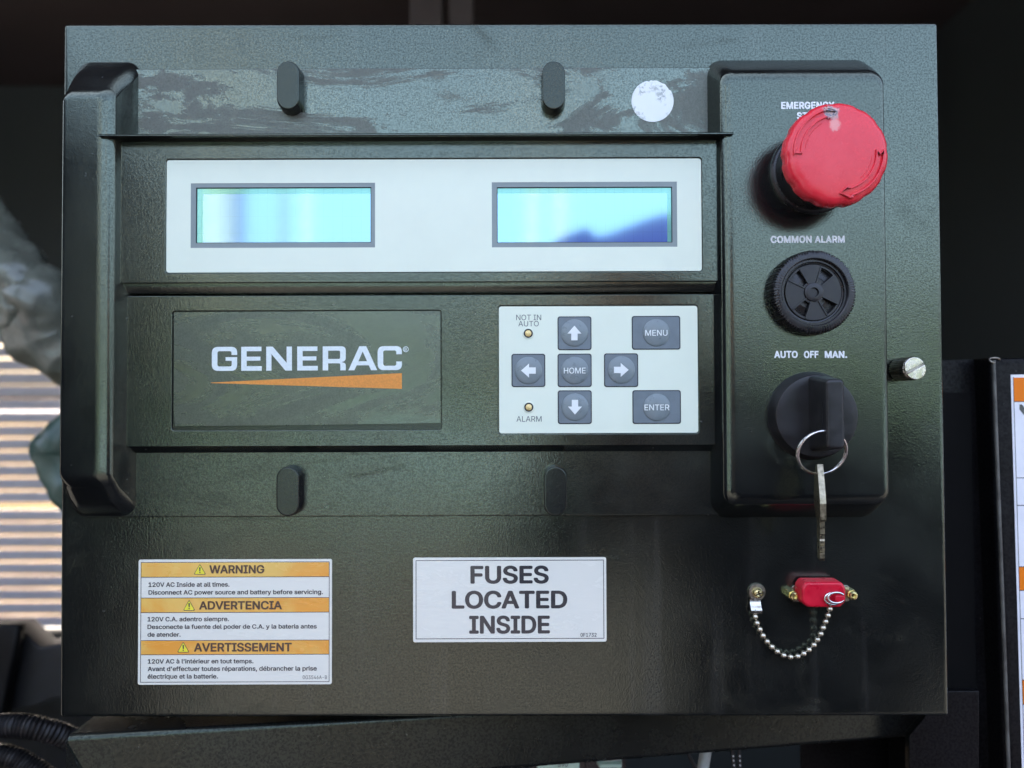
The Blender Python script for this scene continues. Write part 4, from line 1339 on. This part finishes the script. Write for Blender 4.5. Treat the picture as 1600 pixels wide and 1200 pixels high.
o = obj('elbow_wrap', crumple([PP(34, 408, HPI), PP(52, 455, HPI + 0.012), PP(70, 520, HPI), PP(112, 560, HPI - 0.01), PP(160, 590, HPI - 0.02)], [18 * s1, 52 * s1, 57 * s1, 44 * s1, 40 * s1], 7.7, 0.010).mesh('elbow_wrap'), M['foil'], wp, smooth=60)
o = obj('lower_wrap', crumple([PP(150, 640, HPI), PP(100, 690, HPI + 0.005), PP(90, 715, HPI + 0.005), PP(150, 800, HPI)], [30 * s1, 38 * s1, 38 * s1, 40 * s1], 4.1, 0.006).mesh('lower_wrap'), M['wrap_green'], wp, smooth=60)

# dark bracket, hose and hidden gear at the lower left
t_ = local_thing('engine_bracket', 'large dark angled bracket in shadow at the lower left', 'bracket', 30, 1180, -0.5)
obj('bracket_plate', plate_mesh([pxpoly([(-300, 980), (28, 978), (62, 1012), (130, 1000), (130, 1090), (88, 1092), (50, 1105), (20, 1112), (-300, 1130)], -0.5)], -0.53, -0.5, 0.002, 2), M['rubber'], t_)
obj('bracket_arm', plate_mesh([pxpoly([(-300, 978), (28, 977), (0, 1130), (-300, 1200)], -0.48)], -0.495, -0.48, 0.002, 2), M['post'], t_)
hz = -0.10
hose = local_thing('corrugated_hose', 'black corrugated hose arching across the lower left corner, upper of two', 'hose', 40, 1250, hz)
def corr(path, r0):
    pts_ = []; rad = []
    P = [PP(u, v, h) for u, v, h in path]
    n = len(P); N = 150
    for i in range(N + 1):
        t = i / N * (n - 1); k = min(int(t), n - 2); f = t - k
        p0, p1, p2, p3 = P[max(k - 1, 0)], P[k], P[k + 1], P[min(k + 2, n - 1)]
        pts_.append(0.5 * ((2 * p1) + (p2 - p0) * f + (2 * p0 - 5 * p1 + 4 * p2 - p3) * f * f + (3 * p1 - p0 - 3 * p2 + p3) * f ** 3))
        rad.append(r0 * (1 + 0.09 * math.sin(i * 2 * PI / 3.75)))
    return MB().tube(pts_, rad, 20)
obj('hose_body', corr([(-90, 1150, hz), (0, 1134, hz), (60, 1138, hz), (120, 1160, hz - 0.01), (170, 1210, hz - 0.02)], px(17, hz)).mesh('hose_body'), M['rubber'], hose, smooth=60)
hose2 = local_thing('corrugated_hose', 'black corrugated hose bending down at the lower left corner, lower of two', 'hose', 20, 1290, hz)
hose['group'] = hose2['group'] = 'corrugated hoses at the lower left'
obj('hose_body', corr([(-90, 1185, hz), (0, 1180, hz), (50, 1200, hz), (90, 1235, hz), (110, 1290, hz)], px(16, hz)).mesh('hose_body'), M['rubber'], hose2, smooth=60)
t_ = local_thing('engine_block', 'dark machinery mass in shadow behind the hose', 'machine', 60, 1280, -0.62)
obj('block_body', pbx(-400, 1085, 240, 1500, -0.75, -0.62, 10, 0.01).mesh('block_body'), M['rubber'], t_, smooth=40)

# ================================================================== in front of the panel, seen only as reflections
# open enclosure door at the left
dr = thing('enclosure_door', 'open black enclosure door standing left of the camera', 'door', (-0.52, -0.12, 0.15))
o = obj('door_leaf', MB().box((-0.54, -0.82, -1.25), (-0.50, -0.12, 0.34)).mesh('door_leaf'), M['door'], dr)
# lower front of the enclosure under the opening
pbox('front_skirt', (-1.3, -0.03, -1.39), (1.6, 0.0, -0.42), M['wall'], 'structure')

# lawn beyond the gravel, low shrubs and a far belt of trees
lawn = MB().add([(-300, -300, 0.02), (300, -300, 0.02), (300, -11, 0.02), (-300, -11, 0.02)], [(0, 1, 2, 3)])
tag(obj('lawn', lawn.mesh('lawn'), M['lawn'], base=(0, 0, 0)), kind='structure')
def leaf_mass(name, n, xr, yr, hr, rr, per, sr, seed):
    tr = MB()
    r3 = random.Random(seed)
    for i in range(n):
        bx = r3.uniform(*xr); by = r3.uniform(*yr)
        hgt = r3.uniform(*hr)
        rad = r3.uniform(*rr)
        for j in range(per):
            d = Vector((r3.gauss(0, 1), r3.gauss(0, 1), r3.gauss(0, 1))).normalized() * rad * r3.random() ** 0.4
            p = Vector((bx, by, r3.uniform(0.1, 1.0) * hgt)) + Vector((d.x, d.y, d.z * 0.3))
            if p.z < 0.05: p.z = 0.05
            q = r3.uniform(*sr)
            a = Vector((r3.gauss(0, 1), r3.gauss(0, 1), r3.gauss(0, 1))).normalized() * q
            b = a.cross(Vector((r3.gauss(0, 1), r3.gauss(0, 1), r3.gauss(0, 1)))).normalized() * q * 0.6
            tr.add([p - a, p + b, p + a, p - b], [(0, 1, 2, 3)])
    me = bpy.data.meshes.new(name); me.from_pydata(tr.v, [], tr.f); me.update()
    return tag(obj(name, me, M['leaf'], base=(0, 0, 0)), kind='stuff')
leaf_mass('shrubbery', 40, (-6, 6), (-8.5, -6.4), (0.25, 0.7), (0.25, 0.5), 90, (0.03, 0.08), 3)
leaf_mass('shrubbery', 16, (-7.2, -4.4), (-14.2, -13.2), (1.6, 3.2), (0.5, 0.8), 160, (0.05, 0.12), 9)  # added clump that hides the pale column's lower part from the reflections
leaf_mass('treeline', 160, (-70, 70), (-75, -60), (2.5, 5.5), (1.8, 3.0), 150, (0.45, 1.0), 5)

# unseen pale column and poles, added for the stripes they reflect in the screens
pb = thing('reflected_column', 'pale round column added unseen behind the camera for its reflection', 'reflected column', (-5.9, -15.5, 0))
obj('shaft', MB().tube([(-5.86, -15.3, 0), (-5.86, -15.3, 5), (-5.86, -15.3, 9.5)], [0.42, 0.40, 0.38], 40).mesh('shaft'), M['render'], pb, base=(0, 0, 0), smooth=60)
obj('coping', MB().tube([(-5.86, -15.3, 9.5), (-5.86, -15.3, 9.8)], 0.47, 40).mesh('coping'), M['roof'], pb, base=(0, 0, 0), smooth=60)
for i, (tx, wd, mt) in enumerate(((-0.303, 0.07, 'beige'), (-0.272, 0.05, 'pale_pipe'), (0.028, 0.10, 'beige'), (0.065, 0.10, 'beige'))):
    o = obj('reflected_pole', MB().tube([(tx * 17, -17, 0), (tx * 17, -17, 5), (tx * 17 + 0.05, -17, 10)], [wd, wd * 0.9, wd * 0.6], 12).mesh('reflected_pole'), M[mt], base=(0, 0, 0), smooth=60)
    o['kind'] = 'structure'

# the photographer, standing behind the camera
def person():
    P = {'pelvis': (0.40, -0.74, 0.90, .20), 'waist': (0.40, -0.72, 1.06, .20), 'chest': (0.37, -0.70, 1.24, .20), 'neckb': (0.25, -0.67, 1.38, .07), 'neck': (0.20, -0.62, 1.43, .055),
         'sl': (0.16, -0.66, 1.33, .07), 'el': (0.02, -0.60, 1.16, .05), 'wl': (0.04, -0.43, 1.33, .032),
         'sr': (0.56, -0.70, 1.30, .085), 'er': (0.66, -0.58, 1.08, .065), 'wr': (0.14, -0.43, 1.31, .032),
         'hl': (0.26, -0.80, 0.86, .10), 'kl': (0.25, -0.76, 0.48, .065), 'al': (0.25, -0.80, 0.07, .045), 'tl': (0.25, -0.62, 0.04, .04),
         'hr': (0.46, -0.80, 0.86, .10), 'kr': (0.48, -0.78, 0.48, .065), 'ar': (0.48, -0.84, 0.07, .045), 'tr': (0.48, -0.66, 0.04, .04)}
    E = [('pelvis', 'waist'), ('waist', 'chest'), ('chest', 'neckb'), ('neckb', 'neck'), ('chest', 'sl'), ('sl', 'el'), ('el', 'wl'), ('chest', 'sr'), ('sr', 'er'), ('er', 'wr'),
         ('pelvis', 'hl'), ('hl', 'kl'), ('kl', 'al'), ('al', 'tl'), ('pelvis', 'hr'), ('hr', 'kr'), ('kr', 'ar'), ('ar', 'tr')]
    names = list(P)
    me = bpy.data.meshes.new('person')
    me.from_pydata([P[n][:3] for n in names], [(names.index(a), names.index(b)) for a, b in E], [])
    o = bpy.data.objects.new('person', me)
    COL.objects.link(o)
    o.modifiers.new('skin', 'SKIN')
    if not me.skin_vertices: 
        bm = bmesh.new(); bm.from_mesh(me); bm.verts.layers.skin.verify(); bm.to_mesh(me); bm.free()
    sk = me.skin_vertices[0].data
    for i, n in enumerate(names):
        sk[i].radius = (P[n][3], P[n][3])
        sk[i].use_root = (n == 'pelvis')
    s2 = o.modifiers.new('sub', 'SUBSURF'); s2.levels = 2; s2.render_levels = 2
    me.materials.append(M['shirt'])
    tag(o, 'photographer in dark clothes leaning in behind the camera', 'person')
    # head with nose, ears and cropped hair as child meshes
    bm = bmesh.new()
    bmesh.ops.create_uvsphere(bm, u_segments=28, v_segments=18, radius=1)
    for v in bm.verts:
        x, y, z = v.co
        v.co = Vector((x * 0.078 * (1 - 0.18 * max(0, -z)), y * 0.098, z * 0.118))
        if y > 0.85 and -0.45 < z < 0.1: v.co.y += 0.018 * max(0, 1 - abs(x) * 4)
    hm = bpy.data.meshes.new('head'); bm.to_mesh(hm); bm.free()
    h = bpy.data.objects.new('head', hm); COL.objects.link(h); h.parent = o; hm.materials.append(M['skin']); hm.shade_smooth()
    h.location = (0.138, -0.60, 1.452); h.rotation_euler = (R(-8), 0, R(12))
    for sx in (-1, 1):
        for nm, (px_, py_, pz_), (rx, ry, rz), mt in (('eye', (0.030 * sx, 0.088, 0.012), (0.012, 0.009, 0.008), 'white_print'), ('pupil', (0.030 * sx, 0.096, 0.012), (0.005, 0.003, 0.005), 'dark_hole'), ('ear', (0.078 * sx, 0.0, 0.0), (0.010, 0.020, 0.032), 'skin')):
            bm = bmesh.new()
            bmesh.ops.create_uvsphere(bm, u_segments=12, v_segments=8, radius=1)
            for v in bm.verts: v.co = Vector((px_ + v.co.x * rx, py_ + v.co.y * ry, pz_ + v.co.z * rz))
            em = bpy.data.meshes.new(nm); bm.to_mesh(em); bm.free()
            e = bpy.data.objects.new(nm, em); COL.objects.link(e); e.parent = h; em.materials.append(M[mt]); em.shade_smooth()
    # peaked cap, worn with the peak towards the left
    st_ = [(0.050, 0.182, 0.02), (0.064, 0.1850, 0.050), (0.082, 0.1895, 0.062), (0.097, 0.186, 0.070), (0.112, 0.189, 0.080), (0.130, 0.196, 0.088), (0.150, 0.204, 0.090), (0.170, 0.211, 0.086), (0.181, 0.213, 0.074), (0.187, 0.205, 0.060)]
    rings = []
    for x, zt_, hw_ in st_:
        lo = zt_ - 0.006 if x < 0.09 else 0.140
        ring = [Vector((x, -0.60 + hw_ * math.cos(R(180 * k / 10)), 1.4 + lo + (zt_ - lo) * math.sin(R(180 * k / 10)))) for k in range(11)]
        rings.append(ring)
    cm = MB().loft(rings).mesh('cap')
    c_ = bpy.data.objects.new('cap', cm); COL.objects.link(c_); c_.parent = o; cm.materials.append(M['shirt']); cm.shade_smooth()
    # hands: a palm with five bent fingers each
    for sx, wx in ((1, P['wl']), (-1, P['wr'])):
        vs = [(wx[0], wx[1], wx[2])]; rad = [.026]; ed = []
        pal = (wx[0] + 0.015 * sx, wx[1] + 0.05, wx[2] + 0.045)
        vs.append(pal); rad.append(.030); ed.append((0, 1))
        for k in range(5):
            off = (k - 2) * 0.017
            b0 = (pal[0] + 0.01 * sx, pal[1] + 0.02, pal[2] + off * 0.9)
            ln_ = 0.05 if k == 4 else 0.034
            b1 = (b0[0] + 0.012 * sx, b0[1] + 0.030, b0[2] + off * 0.3)
            b2 = (b1[0] + 0.022 * sx, b1[1] + 0.012, b1[2])
            i = len(vs)
            vs += [b0, b1, b2]; rad += [.010, .009, .008]
            ed += [(1, i), (i, i + 1), (i + 1, i + 2)]
        hme = bpy.data.meshes.new('hand'); hme.from_pydata(vs, ed, [])
        ho = bpy.data.objects.new('hand', hme); COL.objects.link(ho); ho.parent = o
        ho.modifiers.new('skin', 'SKIN')
        if not hme.skin_vertices:
            bm = bmesh.new(); bm.from_mesh(hme); bm.verts.layers.skin.verify(); bm.to_mesh(hme); bm.free()
        for i, r_ in enumerate(rad):
            hme.skin_vertices[0].data[i].radius = (r_, r_)
            hme.skin_vertices[0].data[i].use_root = (i == 0)
        s3 = ho.modifiers.new('sub', 'SUBSURF'); s3.levels = 1; s3.render_levels = 1
        hme.materials.append(M['skin'])
person()
